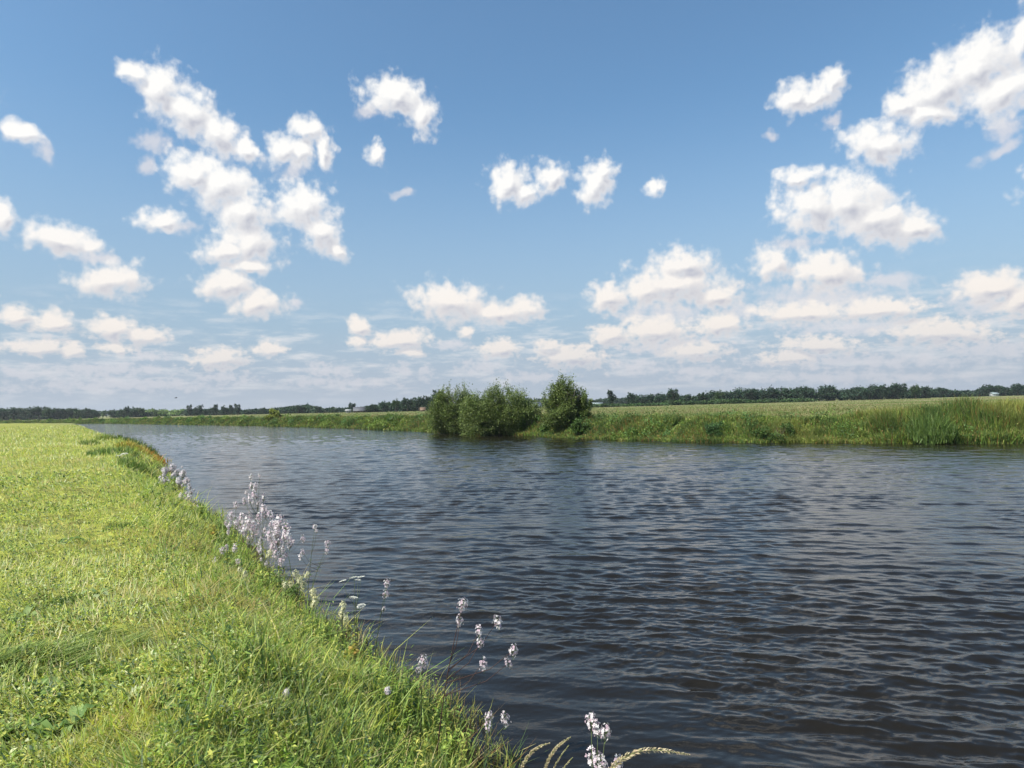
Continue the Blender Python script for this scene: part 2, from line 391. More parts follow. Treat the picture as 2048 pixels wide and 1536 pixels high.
# ------------------------------------------------------------------ ground
def build_ground():
    rr = np.concatenate([[0.3], np.geomspace(.8, 130, 330), np.geomspace(133, 9000, 110)])
    th = np.concatenate([np.linspace(-50, 50, 520), np.linspace(50, 310, 160)[1:-1]])*math.pi/180
    r, t = np.meshgrid(rr, th, indexing='ij')
    x = r*np.sin(t); y = r*np.cos(t); z = height(x.ravel(), y.ravel())
    V = np.stack([x.ravel(), y.ravel(), z], 1)
    nr, na = r.shape; i = np.arange(nr-1)[:, None]; j = np.arange(na)[None, :]; j2 = (j+1) % na
    Q = np.stack([i*na+j, i*na+j2, (i+1)*na+j2, (i+1)*na+j], -1).reshape(-1, 4)[:, ::-1]
    m = bpy.data.materials.new('meadow_soil'); m.use_nodes = True; tt = m.node_tree; p = tt.nodes['Principled BSDF']
    g = mk(tt, 'ShaderNodeNewGeometry'); S = mk(tt, 'ShaderNodeSeparateXYZ'); tt.links.new(g.outputs['Position'], S.inputs[0])
    def noise(scale, det=6, rough=.6, vec=None):
        n = mk(tt, 'ShaderNodeTexNoise'); n.inputs['Scale'].default_value = scale; n.inputs['Detail'].default_value = det; n.inputs['Roughness'].default_value = rough
        tt.links.new(vec if vec else g.outputs['Position'], n.inputs['Vector']); return n.outputs[0]
    fine = noise(3.0, 8, .7); mid = noise(.35, 4); big = noise(.02, 5)
    near = mixc(tt, maprange(tt, fine, .35, .65), (.075, .085, .02), (.30, .32, .06))
    near = mixc(tt, maprange(tt, mid, .5, .72, 0, .5), near, (.28, .22, .08))
    field = mixc(tt, maprange(tt, fine, .3, .7), (.09, .12, .035), (.19, .19, .07))
    field = mixc(tt, maprange(tt, big, .44, .6), field, (.22, .185, .10))
    sv = mk(tt, 'ShaderNodeMapping'); sv.inputs['Scale'].default_value = (.004, .03, 1); tt.links.new(g.outputs['Position'], sv.inputs[0])
    field = mixc(tt, maprange(tt, noise(1, 3, .5, sv.outputs[0]), .5, .62, 0, .8), field, (.10, .15, .035))
    # which bank: the line of the river
    side = math_(tt, 'ADD', S.outputs[0], math_(tt, 'MULTIPLY', S.outputs[1], .78))
    c = mixc(tt, maprange(tt, side, 8, 24), near, field)
    mud = maprange(tt, S.outputs[2], .0, .22, 1, 0)
    c = mixc(tt, mud, c, (.045, .032, .018))
    tt.links.new(c, p.inputs['Base Color']); p.inputs['Roughness'].default_value = .95; p.inputs['Specular IOR Level'].default_value = .15
    b = mk(tt, 'ShaderNodeBump'); b.inputs['Strength'].default_value = .6; b.inputs['Distance'].default_value = .05
    tt.links.new(noise(9, 6, .7), b.inputs['Height']); tt.links.new(b.outputs[0], p.inputs['Normal'])
    tag(link('ground', np_mesh('ground', V, Q, None, m, True)), kind='structure')
build_ground()

# ------------------------------------------------------------------ water
def build_water():
    rr = np.concatenate([np.geomspace(2.2, 60, 1300), np.geomspace(60.3, 420, 260)])
    th = np.concatenate([np.linspace(-60, -42, 30)[:-1], np.linspace(-42, 44, 900), np.linspace(44, 150, 120)[1:]])*math.pi/180
    r, t = np.meshgrid(rr, th, indexing='ij'); x = (r*np.sin(t)).ravel(); y = (r*np.cos(t)).ravel(); r_ = r.ravel()
    g = np.random.default_rng(5)
    z = np.zeros_like(x); dx = np.zeros_like(x); dy = np.zeros_like(x)
    space = np.maximum(r_*.0027, .003)
    # slow patches of stronger and weaker wind ripple
    gust = .6+.75*fbm(x*.11+3, y*.16, 51, 3); gust2 = (.45+1.2*fbm(x*.35, y*.5, 61, 2))*(.6+1.2*sst(.38, .62, fbm(x*.16+9, y*.22, 67, 2)))*(.6+.75*sst(5, 10, r_+x*.5))
    wx = (fbm(x*.2, y*.2, 81)-.5)*1.6; wy = (fbm(x*.2+50, y*.2, 83)-.5)*1.9
    comps = []
    for i in range(170):
        lam = float(np.exp(g.uniform(math.log(.08), math.log(1.25))))
        uu = g.random(); main = R(85) if uu < .6 else (R(68) if uu < .85 else R(114))
        ang = main+g.normal(0, R(8) if lam > .45 else (R(15) if lam > .22 else R(28)))
        slope = .0240*(lam/.45)**(-.15 if lam < .45 else -.8)
        comps.append((lam, ang, slope*g.uniform(.4, 1.3), g.uniform(0, 2*math.pi)))
    for lam, ang, slope, ph in comps:
        k = 2*math.pi/lam; a = slope/k
        att = sst(2.2, 5.0, lam/space)*(gust if lam > .4 else np.clip(gust2*gust, .45, 1.25))*(1-.22*sst(10, 30, r_))
        q = k*((x+wx*(.5 if lam > .5 else .2))*math.cos(ang)+(y+wy*(.5 if lam > .5 else .2))*math.sin(ang))+ph
        z += a*att*np.sin(q); s_ = a*att*np.cos(q)*.75; dx += s_*math.cos(ang); dy += s_*math.sin(ang)
    dn, df, ins = shore(x, y)
    calm = .35+.65*sst(0, 2.5, dn)
    z *= calm
    V = np.stack([x+dx, y+dy, z], 1)
    nr, na = r.shape; i = np.arange(nr-1)[:, None]; j = np.arange(na-1)[None, :]
    Q = np.stack([i*na+j, (i+1)*na+j, (i+1)*na+j+1, i*na+j+1], -1).reshape(-1, 4)[:, ::-1]
    m = bpy.data.materials.new('river_water'); m.use_nodes = True; tt = m.node_tree; p = tt.nodes['Principled BSDF']
    p.inputs['Base Color'].default_value = (.0090, .0076, .0052, 1); p.inputs['IOR'].default_value = 1.333; p.inputs['Specular IOR Level'].default_value = .5; p.inputs['Roughness'].default_value = .025
    ge = mk(tt, 'ShaderNodeNewGeometry'); cd = mk(tt, 'ShaderNodeVectorMath', operation='LENGTH'); tt.links.new(ge.outputs['Position'], cd.inputs[0])
    mp = mk(tt, 'ShaderNodeMapping'); mp.inputs['Rotation'].default_value = (0, 0, R(8)); mp.inputs['Scale'].default_value = (.55, 1.0, 1); tt.links.new(ge.outputs['Position'], mp.inputs[0])
    n1 = mk(tt, 'ShaderNodeTexNoise'); n1.inputs['Scale'].default_value = 5.5; n1.inputs['Detail'].default_value = 5; n1.inputs['Roughness'].default_value = .6; tt.links.new(mp.outputs[0], n1.inputs[0])
    n2 = mk(tt, 'ShaderNodeTexNoise'); n2.inputs['Scale'].default_value = 1.0; n2.inputs['Detail'].default_value = 3.5; tt.links.new(mp.outputs[0], n2.inputs[0])
    b1 = mk(tt, 'ShaderNodeBump'); b1.inputs['Distance'].default_value = .03; tt.links.new(n1.outputs[0], b1.inputs['Height'])
    tt.links.new(maprange(tt, cd.outputs['Value'], 6, 25, .2, .6), b1.inputs['Strength'])
    b2 = mk(tt, 'ShaderNodeBump'); b2.inputs['Distance'].default_value = .22; tt.links.new(n2.outputs[0], b2.inputs['Height']); tt.links.new(b1.outputs[0], b2.inputs['Normal'])
    tt.links.new(maprange(tt, cd.outputs['Value'], 10, 60, .0, 1.0), b2.inputs['Strength'])
    tt.links.new(b2.outputs[0], p.inputs['Normal'])
    tag(link('water', np_mesh('water', V, Q, None, m, True)), kind='structure')
build_water()

# ------------------------------------------------------------------ meadow grass on the near bank
YG = (.46, .48, .11); LG = (.25, .34, .085); DG = (.05, .095, .035); ST = (.58, .50, .26); OR = (.44, .29, .13); PG = (.50, .54, .28)
def meadow():
    n = 560000
    r = np.exp(rng.uniform(math.log(2.3), math.log(160), n)); t = rng.uniform(R(-47), R(14), n)
    x = r*np.sin(t); y = r*np.cos(t)
    sh = shore(x, y); k = (~sh[2]) & (sh[0] < sh[1]) & (sh[0] > .9)
    x, y, r = x[k], y[k], r[k]; dn = sh[0][k]; z = height(x, y, tuple(s[k] for s in sh)); n = len(x)
    big = np.clip(r/9, 1, 12)
    patch = fbm(x*.7, y*.7, 101); dry = fbm(x*.9+40, y*.5, 107); lush = fbm(x*1.6, y*1.6, 113, 2)
    lump = fbm(x*3.6, y*3.6, 117, 2)
    h = rng.gamma(3, .010, n)*(.45+1.3*np.clip(lush-.25, 0, 1))*(.15+2.3*np.clip(lump-.25, 0, 1)) + .010
    h *= np.clip(big, 1, 4)**.6*np.clip(60/r, .4, 1)
    h *= 1+1.6*sst(2.6, 1.2, dn)
    w = rng.uniform(.0032, .0075, n)*big**.9
    c = pal(n, [YG, LG, DG, ST, PG], [4.2, 3.0, 2.6, 1.4, 1.9], .32)
    fdry = sst(.50, .68, dry)[:, None]*rng.uniform(0, 1, (n, 1)); c = c*(1-fdry*.85)+np.array(OR)*1.15*fdry*.85
    fl = sst(.55, .75, patch)[:, None]; c = c*(1-fl*.35)+np.array(LG)*.9*fl*.35
    fs = sst(14, 60, r)[:, None]; c = c*(1-fs*.5)+np.array([.43, .46, .13])*fs*.5
    az_ = rng.uniform(0, 2*np.pi, n); lean = rng.gamma(2, .5, n)
    V = [blades(np.stack([x, y, z-.005], 1), h, w, az_, lean, rng.uniform(0, .7, n), c)]
    # mowings lying loose on top
    k = rng.random(n) < .26; m = k.sum()
    l = rng.uniform(.03, .11, m)*big[k]**.4
    sw = fbm(x[k]*.5, y[k]*.5, 131)*7
    cc = pal(m, [PG, YG, ST, LG, (.36, .40, .22)], [2, 3, 2, 1.5, .6])
    V.append(blades(np.stack([x[k], y[k], z[k]+h[k]*.55*rng.uniform(.5, 1.2, m)], 1), l, w[k]*1.3, sw+rng.normal(0, .7, m), rng.uniform(1, 3, m)*.5, -rng.uniform(.2, 1.6, m)*.35+.1, cc))
    # low broad leaves between the blades
    q = 150000
    r2 = np.exp(rng.uniform(math.log(2.4), math.log(26), q)); t2 = rng.uniform(R(-46), R(12), q)
    x2 = r2*np.sin(t2); y2 = r2*np.cos(t2); s2 = shore(x2, y2); cl = fbm(x2*1.3, y2*1.3, 141)
    k2 = (~s2[2]) & (s2[0] < s2[1]) & (s2[0] > .6) & (cl > .44+rng.uniform(-.10, .10, q))
    x2, y2, r2 = x2[k2], y2[k2], r2[k2]; z2 = height(x2, y2, tuple(s[k2] for s in s2)); q = len(x2)
    V.append(leaves(np.stack([x2, y2, z2+rng.uniform(.01, .06, q)], 1), rng.uniform(.018, .05, q)*np.clip(r2/10, 1, 3), rng.uniform(.012, .028, q)*np.clip(r2/10, 1, 3), rng.uniform(0, 6.28, q), rng.normal(.25, .45, q), pal(q, [LG, DG, YG, PG], [3, 2, 2, 1])))
    V, T, C = join(V)
    tag(link('mown_grass', np_mesh('mown_grass', V, T, C, M_GRASS)), 'short yellow green mown meadow grass with loose mowings on the near bank', 'grass', kind='stuff')
meadow()

def bank_growth():
    n = 210000
    r = np.exp(rng.uniform(math.log(2.6), math.log(150), n)); t = rng.uniform(R(-44), R(24), n)
    x = r*np.sin(t); y = r*np.cos(t); sh = shore(x, y); dn = sh[0]
    den = sst(2.6, 1.3, dn)*sst(-.02, .25, dn)
    k = (~sh[2]) & (dn < sh[1]) & (rng.random(n) < den*.9+.02*(dn < 4)); k |= sh[2] & (dn < .16+.25*(fbm(x*1.5, y*1.5, 231, 2)-.4)) & (dn < sh[1]) & (r < 60)
    x, y, r, dn = x[k], y[k], r[k], dn[k]; z = height(x, y, tuple(s[k] for s in sh)); n = len(x)
    big = np.clip(r/8, 1, 10)
    cl = fbm(x*.9, y*.9, 201, 3); cl2 = fbm(x*2.5, y*2.5, 205, 2); mot = fbm(x*3.1, y*3.1, 241, 2)
    h = rng.gamma(4, .042, n)*(.35+1.2*np.clip(cl-.2, 0, 1))*(.4+1.1*cl2)
    h *= (.7+.3*sst(.0, .4, dn))*(1+.45*sst(1.3, .5, dn)); h = h*(1+.7*sst(9, 30, r)*(fbm(x*.4, y*.4, 221, 2)*1.6-.2)); h = np.where(dn > 2.0, h*.6, h)*(.80+.30*sst(4.5, 8, r))
    w = rng.uniform(.005, .0145, n)*big**.85
    c = pal(n, [YG, LG, DG, ST, (.30, .42, .09)], [4.0, 3.2, 1.7, .8, 3.0])
    fm_ = sst(.48, .68, mot)[:, None]; c = c*(1-fm_*.45)+np.array(DG)*1.4*fm_*.45
    fr = (sst(36, 40, r)*sst(52, 47, r)*sst(1.6, .4, dn))[:, None]*rng.uniform(.3, 1, (n, 1)); c = c*(1-fr)+np.array([.42, .20, .04])*fr
    wet = sst(.35, .0, dn)[:, None]*rng.uniform(0, 1, (n, 1)); c = c*(1-wet*.7)+np.array([.20, .12, .04])*wet*.7
    V = [blades(np.stack([x, y, z-.01], 1), h, w, rng.uniform(0, 6.28, n), rng.gamma(2, .14, n), rng.gamma(2, .22, n), c)]
    # dead stalks and roots hanging into the water
    q = 9000; r3 = np.exp(rng.uniform(math.log(3.5), math.log(25), q)); t3 = rng.uniform(R(-42), R(22), q); x3 = r3*np.sin(t3); y3 = r3*np.cos(t3); s3 = shore(x3, y3)
    k3 = (s3[0] < s3[1]) & (s3[0] < .32) & ((~s3[2]) | (s3[0] < .14)); x3, y3 = x3[k3], y3[k3]; z3 = np.maximum(height(x3, y3, tuple(s[k3] for s in s3)), 0.0)+rng.uniform(0, .06, k3.sum()); q = len(x3)
    V.append(blades(np.stack([x3, y3, z3], 1), rng.uniform(.08, .26, q), rng.uniform(.003, .007, q), rng.normal(-.1, 1.0, q), rng.uniform(.5, 1.6, q), -rng.uniform(-.2, .5, q), pal(q, [(.20, .11, .04), (.32, .22, .10), (.10, .06, .03), (.24, .26, .06)], [3, 2, 2, 2])))
    # herbs: upright stalks with leaves up them
    q = 6500
    r2 = np.exp(rng.uniform(math.log(2.8), math.log(60), q)); t2 = rng.uniform(R(-42), R(22), q)
    x2 = r2*np.sin(t2); y2 = r2*np.cos(t2); s2 = shore(x2, y2)
    k2 = (~s2[2]) & (s2[0] < s2[1]) & (s2[0] < 2.0) & (s2[0] > .12) & (fbm(x2*1.1, y2*1.1, 211) > .42)
    x2, y2, r2 = x2[k2], y2[k2], r2[k2]; z2 = height(x2, y2, tuple(s[k2] for s in s2)); q = len(x2)
    hh = rng.uniform(.12, .34, q)*(1+.55*sst(1.2, .5, s2[0][k2])); nl = 16
    u = np.tile((np.arange(nl)+.5)/nl, q); idx = np.repeat(np.arange(q), nl); m = len(idx)
    lean_a = rng.uniform(0, 6.28, q); lean_r = rng.uniform(0, .3, q)
    bx = x2[idx]+np.cos(lean_a[idx])*lean_r[idx]*hh[idx]*u; by = y2[idx]+np.sin(lean_a[idx])*lean_r[idx]*hh[idx]*u; bz = z2[idx]+hh[idx]*u
    pc = pal(q, [LG, (.20, .29, .04), DG, YG], [3, 3, 1.5, 2])[idx]*rng.uniform(.85, 1.15, (m, 1))
    ll = rng.uniform(.03, .072, m)*(1.15-.6*u)*np.clip(r2[idx]/9, 1, 3)
    V.append(leaves(np.stack([bx, by, bz], 1), ll, ll*rng.uniform(.2, .45, m), rng.uniform(0, 6.28, m), rng.normal(.15, .4, m), pc))
    V.append(blades(np.stack([x2, y2, z2-.02], 1), hh*1.02, np.full(q, .004), lean_a, lean_r, np.zeros(q), pal(q, [LG, DG], [1, 1])))
    V, T, C = join(V)
    tag(link('bank_grass', np_mesh('bank_grass', V, T, C, M_GRASS)), 'taller uncut grass and weeds fringing the near waterline', 'grass', kind='stuff')
bank_growth()

# ------------------------------------------------------------------ far bank: reeds, tall herbs, hay field
RG = (.13, .205, .04); RD = (.055, .10, .028); RY = (.24, .28, .06); RB = (.30, .23, .10)
def along(poly, n, p_near=1.0, side=1):
    """random points along a shore, more of them where it is close"""
    a = poly[:-1]; b = poly[1:]; L_ = np.linalg.norm(b-a, axis=1); mid = (a+b)/2
    d = np.linalg.norm(mid, axis=1); vis = (mid[:, 1] > 5) & (np.abs(np.arctan2(mid[:, 0], mid[:, 1])) < R(46))
    wt = L_*vis/d**p_near; i = rng.choice(len(a), n, p=wt/wt.sum()); u = rng.random(n)[:, None]
    p = a[i]*(1-u)+b[i]*u; t = (b-a)[i]/L_[i][:, None]
    return p, np.stack([t[:, 1], -t[:, 0]], 1)*side
def far_bank():
    n = 400000
    p, nrm = along(FARD, n, 1.25, 1)
    s = rng.exponential(2.4, n)-.35; s = np.where(rng.random(n) < .5, rng.uniform(-.35, 4.2, n), s)
    q = p+nrm*s[:, None]; x, y = q[:, 0], q[:, 1]
    sh = shore(x, y); k = (sh[1] < sh[0]) & ((~sh[2]) | (sh[1] < .35)); x, y = x[k], y[k]; sh = tuple(a[k] for a in sh)
    z = np.maximum(height(x, y, sh), -.05); df = np.where(sh[2], 0, sh[1]); n = len(x); r = np.hypot(x, y); az_ = np.degrees(np.arctan2(x, y))
    cl = fbm(x*.35, y*.35, 301, 3); cl2 = fbm(x*1.1, y*1.1, 305, 2); cl3 = fbm(x*.16, y*.16, 309, 2)
    tall = .74+1.2*sst(25, 31.5, az_)+.25*sst(6, 3, az_)*sst(-30, -8, az_)
    h = (.30+.8*cl+.6*np.clip(cl2-.4, 0, 1))*tall*rng.uniform(.55, 1.1, n)*sst(9, 3, df)**.4
    h *= .55+.45*sst(.0, 1.2, df)
    h = np.clip(h, .1, 2.3)
    w = rng.uniform(.02, .065, n)*np.clip(r/45, 1, 5)**.7
    c = pal(n, [RG, RD, RY, (.11, .17, .04), RB], [3.5, 3.2, 2.6, 3, .9], .3)
    fd = sst(.50, .66, cl2)[:, None]; c = c*(1-fd*.75)+np.array(RD)*.9*fd*.75
    fy = (sst(.4, .65, cl3)*sst(10, 28, az_))[:, None]; c = c*(1-fy*.55)+np.array([.30, .29, .07])*fy*.55
    brown = (rng.random((n, 1)) < .05+.14*sst(.6, .75, vn(x*.5, y*.5, 320))[:, None]); c = np.where(brown, np.array([.25, .14, .05])*rng.uniform(.7, 1.2, (n, 1)), c)
    V = [blades(np.stack([x, y, z-.02], 1), h, w, rng.uniform(0, 6.28, n), rng.gamma(2, .07, n), rng.gamma(2, .11, n), c)]
    k = rng.random(n) < .22; m = k.sum(); u = rng.random(m)
    sz = rng.uniform(.05, .14, m)*np.clip(r[k]/50, 1, 4)**.7
    V.append(leaves(np.stack([x[k], y[k], z[k]+h[k]*u*.9], 1), sz, sz*.55, rng.uniform(0, 6.28, m), rng.normal(.1, .5, m), c[k]*rng.uniform(.8, 1.15, (m, 1))))
    # mounds of leafy weeds among the reeds
    q = 330; p, nrm = along(FARD, q, 1.1, 1); s = rng.uniform(.1, 4.5, q); pp = p+nrm*s[:, None]; sh2 = shore(pp[:, 0], pp[:, 1]); k2 = (~sh2[2]) & (sh2[1] < sh2[0]); pp = pp[k2]; q = len(pp)
    zz = height(pp[:, 0], pp[:, 1], tuple(a[k2] for a in sh2)); m = 150; i = np.repeat(np.arange(q), m); rd = rng.uniform(.35, 1.0, q)[i]; hh = rng.uniform(.5, 1.35, q)[i]
    d = rng.normal(0, 1, (q*m, 3)); d /= np.linalg.norm(d, axis=1)[:, None]; d[:, 2] = np.abs(d[:, 2]); d *= rng.uniform(.6, 1.05, (q*m, 1))
    rr_ = np.hypot(pp[i, 0], pp[i, 1]); sz = rng.uniform(.08, .18, q*m)*np.clip(rr_/50, .9, 4)**.7
    mc = pal(q, [RG, RD, (.17, .23, .05), (.09, .17, .05)], [3, 2, 1.3, 2])[i]*rng.uniform(.75, 1.2, (q*m, 1))
    V.append(leaves(np.stack([pp[i, 0]+d[:, 0]*rd, pp[i, 1]+d[:, 1]*rd, zz[i]+d[:, 2]*hh], 1), sz, sz*.5, np.arctan2(d[:, 1], d[:, 0])+rng.normal(0, .7, q*m), rng.normal(.2, .6, q*m), mc))
    V, T, C = join(V)
    tag(link('reed_bed', np_mesh('reed_bed', V, T, C, M_REED)), 'tall green reeds and weeds lining the far bank of the river', 'reeds', kind='stuff')
    # hay field beyond
    n = 260000
    r = np.exp(rng.uniform(math.log(42), math.log(420), n)); t = rng.uniform(R(-30), R(44), n); x = r*np.sin(t); y = r*np.cos(t)
    sh = shore(x, y); k = (~sh[2]) & (sh[1] < sh[0]) & (sh[1] > 3); x, y, r = x[k], y[k], r[k]; sh = tuple(a[k] for a in sh); z = height(x, y, sh); n = len(x)
    st = fbm(x*.012, y*.05, 351, 3); cl = fbm(x*.1, y*.1, 355)
    c = pal(n, [(.22, .185, .09), (.16, .18, .06), (.24, .205, .11), (.10, .15, .04)], [3, 2.6, 1.8, 1.6])
    fg = sst(.5, .6, st)[:, None]; c = c*(1-fg*.75)+np.array([.11, .165, .04])*fg*.75*rng.uniform(.7, 1.2, (n, 1))
    h = rng.uniform(.15, .45, n)*(.5+cl)*np.clip(90/r, .35, 1); w = .04*np.clip(r/50, 1, 8)*rng.uniform(.6, 1.2, n)
    V, T, C = blades(np.stack([x, y, z-.02], 1), h, w, rng.uniform(0, 6.28, n), rng.gamma(2, .15, n), rng.gamma(2, .2, n), c)
    tag(link('hay_field_grass', np_mesh('hay_field_grass', V, T, C, M_REED)), 'tan and green hay grass of the field behind the far bank', 'grass', kind='stuff')
far_bank()

# ------------------------------------------------------------------ trees
def crown_mesh(name, lobes, nleaf, size, cols, wts, seed, droop=0., up=.0):
    """leaf tufts gathered in clumps through the lobes; lobes = (x,y,z,rx,ry,rz)"""
    g = np.random.default_rng(seed)
    vol = np.array([l[3]*l[4]*l[5] for l in lobes])**.75; P = []; O = []; CI = []
    for li, l in enumerate(lobes):
        m = int(nleaf*vol[li]/vol.sum()); nc = max(6, m//34)
        d = g.normal(0, 1, (nc, 3)); d /= np.linalg.norm(d, axis=1)[:, None]; rad = g.uniform(.35, 1.06, nc)**.6
        cc = d*rad[:, None]
        i = g.integers(0, nc, m); off = g.normal(0, .15, (m, 3))
        q = cc[i]+off; q *= np.array(l[3:6]); P.append(q+np.array(l[:3])); O.append(q/np.array(l[3:6])); CI.append(i+1000*li)
    P = np.concatenate(P); O = np.concatenate(O); CI = np.concatenate(CI); n = len(P)
    keep = P[:, 2] > .02; P, O, CI = P[keep], O[keep], CI[keep]; n = len(P)
    az_ = np.arctan2(O[:, 1], O[:, 0])+g.normal(0, 1.0, n); el_ = g.normal(.2+up-droop, .6, n)
    cl = pal(n, cols, wts, .2); ct = (hash2(CI.astype(float), CI.astype(float)*0, seed)*.5+.75)[:, None]
    s = size*g.uniform(.6, 1.35, n)
    V, T, C = leaves(P, s, s*g.uniform(.35, .6, n), az_, el_, cl*ct, .15)
    return np_mesh(name, V, T, C, M_LEAF)
def trunk_mesh(name, h, r0, stems, seed, spread=.3, limbs=5):
    g = np.random.default_rng(seed); parts = []
    for s in range(stems):
        a = g.uniform(0, 6.28); sp = spread*g.uniform(.5, 1.1) if stems > 1 else spread*.15
        top = np.array([math.cos(a)*sp*h, math.sin(a)*sp*h, h*g.uniform(.75, .95)]); b = np.array([math.cos(a), math.sin(a), 0])*r0*(stems > 1)*2
        pts = [b+(top-b)*u+np.array([g.normal(0, .02*h)*u, g.normal(0, .02*h)*u, -.15 if u == 0 else 0]) for u in (0, .25, .5, .75, 1)]
        parts.append(tube(pts, [r0*k for k in (1, .8, .55, .3, .08)], 6))
        for l in range(limbs):
            u = g.uniform(.3, .8); q = b+(top-b)*u; a2 = g.uniform(0, 6.28); ln = h*g.uniform(.15, .32)
            e_ = q+np.array([math.cos(a2)*ln, math.sin(a2)*ln, ln*.7])
            parts.append(tube([q, (q+e_)/2+[0, 0, -.05*ln], e_], [r0*.35, r0*.2, r0*.05], 5))
    V, T, C = join(parts); return np_mesh(name, V, T, None, M_BARK, True)

WG = [(.12, .16, .045), (.085, .12, .035), (.18, .225, .075), (.045, .07, .024)]
def willow(px, py, depth, lobes, label, seed, nleaf, hts):
    p = at(px, py, depth); z = float(height(np.array([p[0]]), np.array([p[1]]))[0])
    root = link('willow_bush', None, loc=(p[0], p[1], max(z, 0)-.02)); tag(root, label, 'bush', 'willow bushes on the far bank')
    link('trunk', trunk_mesh('willow_trunk', hts*.85, .09, 7, seed, .30, 4), root)
    link('crown', crown_mesh('willow_crown', lobes, nleaf, .15, WG, [4, 3, 2.2, 1.2], seed, 0, .35), root)
    return root
def plumes(w, h, n, seed, base=.35):
    g = np.random.default_rng(seed); out = []
    for i in range(n):
        u = g.uniform(-1, 1); v = g.uniform(-.7, .7); top = h*(1-.24*u*u)*g.uniform(.78, 1.03); zc = top*g.uniform(.45, .70)
        q = g.uniform(.10, .19); out.append((u*w*.43, v*w*.32, zc, w*q, w*q, top-zc))
    for i in range(int(n*.9)):
        u = g.uniform(-1, 1); v = g.uniform(-.9, .9)
        out.append((u*w*.42, v*w*.36, h*g.uniform(.12, .5), w*g.uniform(.14, .22), w*g.uniform(.14, .22), h*g.uniform(.12, .22)))
    return out
willow(912, 862, 71.5, plumes(5.2, 5.4, 28, 11), 'left willow bush of the three, narrow with a pointed top, at the far waterline', 11, 60000, 5.0)
willow(998, 866, 64.5, plumes(6.8, 5.0, 36, 12), 'broad rounded willow bush in the middle of the three, at the far waterline', 12, 80000, 4.6)
willow(1134, 862, 58.5, plumes(3.9, 4.35, 22, 13), 'willow bush standing apart on the right with upright tufts on top, on the far bank', 13, 46000, 4.4)
def shrub(px, py, depth, w, h, cols, label, seed, nleaf=6000, size=.13):
    p = at(px, py, depth); z = float(height(np.array([p[0]]), np.array([p[1]]))[0])
    root = link('shrub', None, loc=(p[0], p[1], max(z, 0)-.02)); tag(root, label, 'shrub', 'low shrubs among the far reeds')
    link('stem', trunk_mesh('shrub_stem', h*.8, .03, 5, seed, .35, 2), root)
    link('foliage', crown_mesh('shrub_foliage', plumes(w, h, 7, seed), nleaf, size, cols, [3, 2, 2, 1], seed), root)
GREEN = [(.08, .15, .03), (.055, .105, .025), (.12, .19, .04), (.035, .07, .02)]
DARK = [(.07, .12, .03), (.05, .09, .025), (.10, .16, .04), (.035, .07, .02)]
shrub(1060, 862, 63, 1.9, 1.9, GREEN, 'small green shrub at the right foot of the broad middle willow', 31)
shrub(1094, 860, 60, 1.3, 1.0, GREEN, 'low green shrub filling the gap left of the separate right willow', 32)
shrub(1160, 870, 55.5, 2.2, 1.3, DARK, 'dark low shrub hanging over the water under the right willow', 33, 5000)
shrub(1560, 868, 43.5, 2.8, 1.25, DARK, 'dark leafy low shrub in the reeds below the tan field', 34, 6000, .1)
shrub(1440, 872, 46, 2.4, 1.0, [(.07, .14, .05), (.05, .10, .04), (.10, .18, .06), (.03, .06, .02)], 'bluish green low shrub near the water left of the tan field', 36, 5000, .1)

# far trees: a handful of crowns, copied
FT = [(.030, .062, .034), (.021, .046, .027), (.046, .082, .038), (.015, .031, .02)]
FT2 = [(.15, .22, .07), (.11, .17, .06), (.19, .26, .08), (.07, .12, .05)]
FT3 = [(.05, .095, .03), (.035, .07, .024), (.07, .12, .035), (.022, .045, .018)]
def round_lobes(seed, w, h, n=9):
    g = np.random.default_rng(seed); out = [(0, 0, h*.55, w*.32, w*.32, h*.36)]
    for i in range(n):
        a = g.uniform(0, 6.28); rr = w*g.uniform(.12, .34); zz = h*g.uniform(.3, .82)
        out.append((math.cos(a)*rr, math.sin(a)*rr, zz, w*g.uniform(.14, .24), w*g.uniform(.14, .24), h*g.uniform(.10, .18)))
    return out
def cone_lobes(seed, w, h):
    g = np.random.default_rng(seed); out = []
    for i in range(9):
        u = i/8; rr = w*.5*(1-u)**.7*.9+.15
        out.append((g.normal(0, .06*w), g.normal(0, .06*w), h*(.12+.82*u), rr, rr, h*.10))
    return out
PROTO = {}
def proto(kind):
    if kind in PROTO: return PROTO[kind]
    k = {'oak': (round_lobes(1, 9, 9), FT, .8, 2600), 'oak2': (round_lobes(2, 10, 9, 12), FT, .8, 2800), 'oak3': (round_lobes(3, 8, 9, 7), FT3, .8, 2400),
         'pine': (cone_lobes(4, 5, 9), FT, .65, 2000), 'poplar': (round_lobes(5, 4.5, 9, 8), FT, .65, 2000),
         'light': (round_lobes(6, 9, 9, 10), FT2, .8, 2400), 'low': (round_lobes(7, 12, 7, 12), FT3, .8, 2600)}[kind]
    cm = crown_mesh('far_crown_'+kind, k[0], k[3], k[2], k[1], [4, 3, 2, 2], hash(kind) % 97 if False else len(kind)*7+ord(kind[-1]))
    tm = trunk_mesh('far_trunk_'+kind, 7.5, .28, 1, 5, .3, 5)
    PROTO[kind] = (cm, tm); return PROTO[kind]
NAMES = {'oak': 'broadleaf_tree', 'oak2': 'broadleaf_tree', 'oak3': 'broadleaf_tree', 'pine': 'pine_tree', 'poplar': 'poplar_tree', 'light': 'pale_tree', 'low': 'thicket'}
tg = random.Random(3)
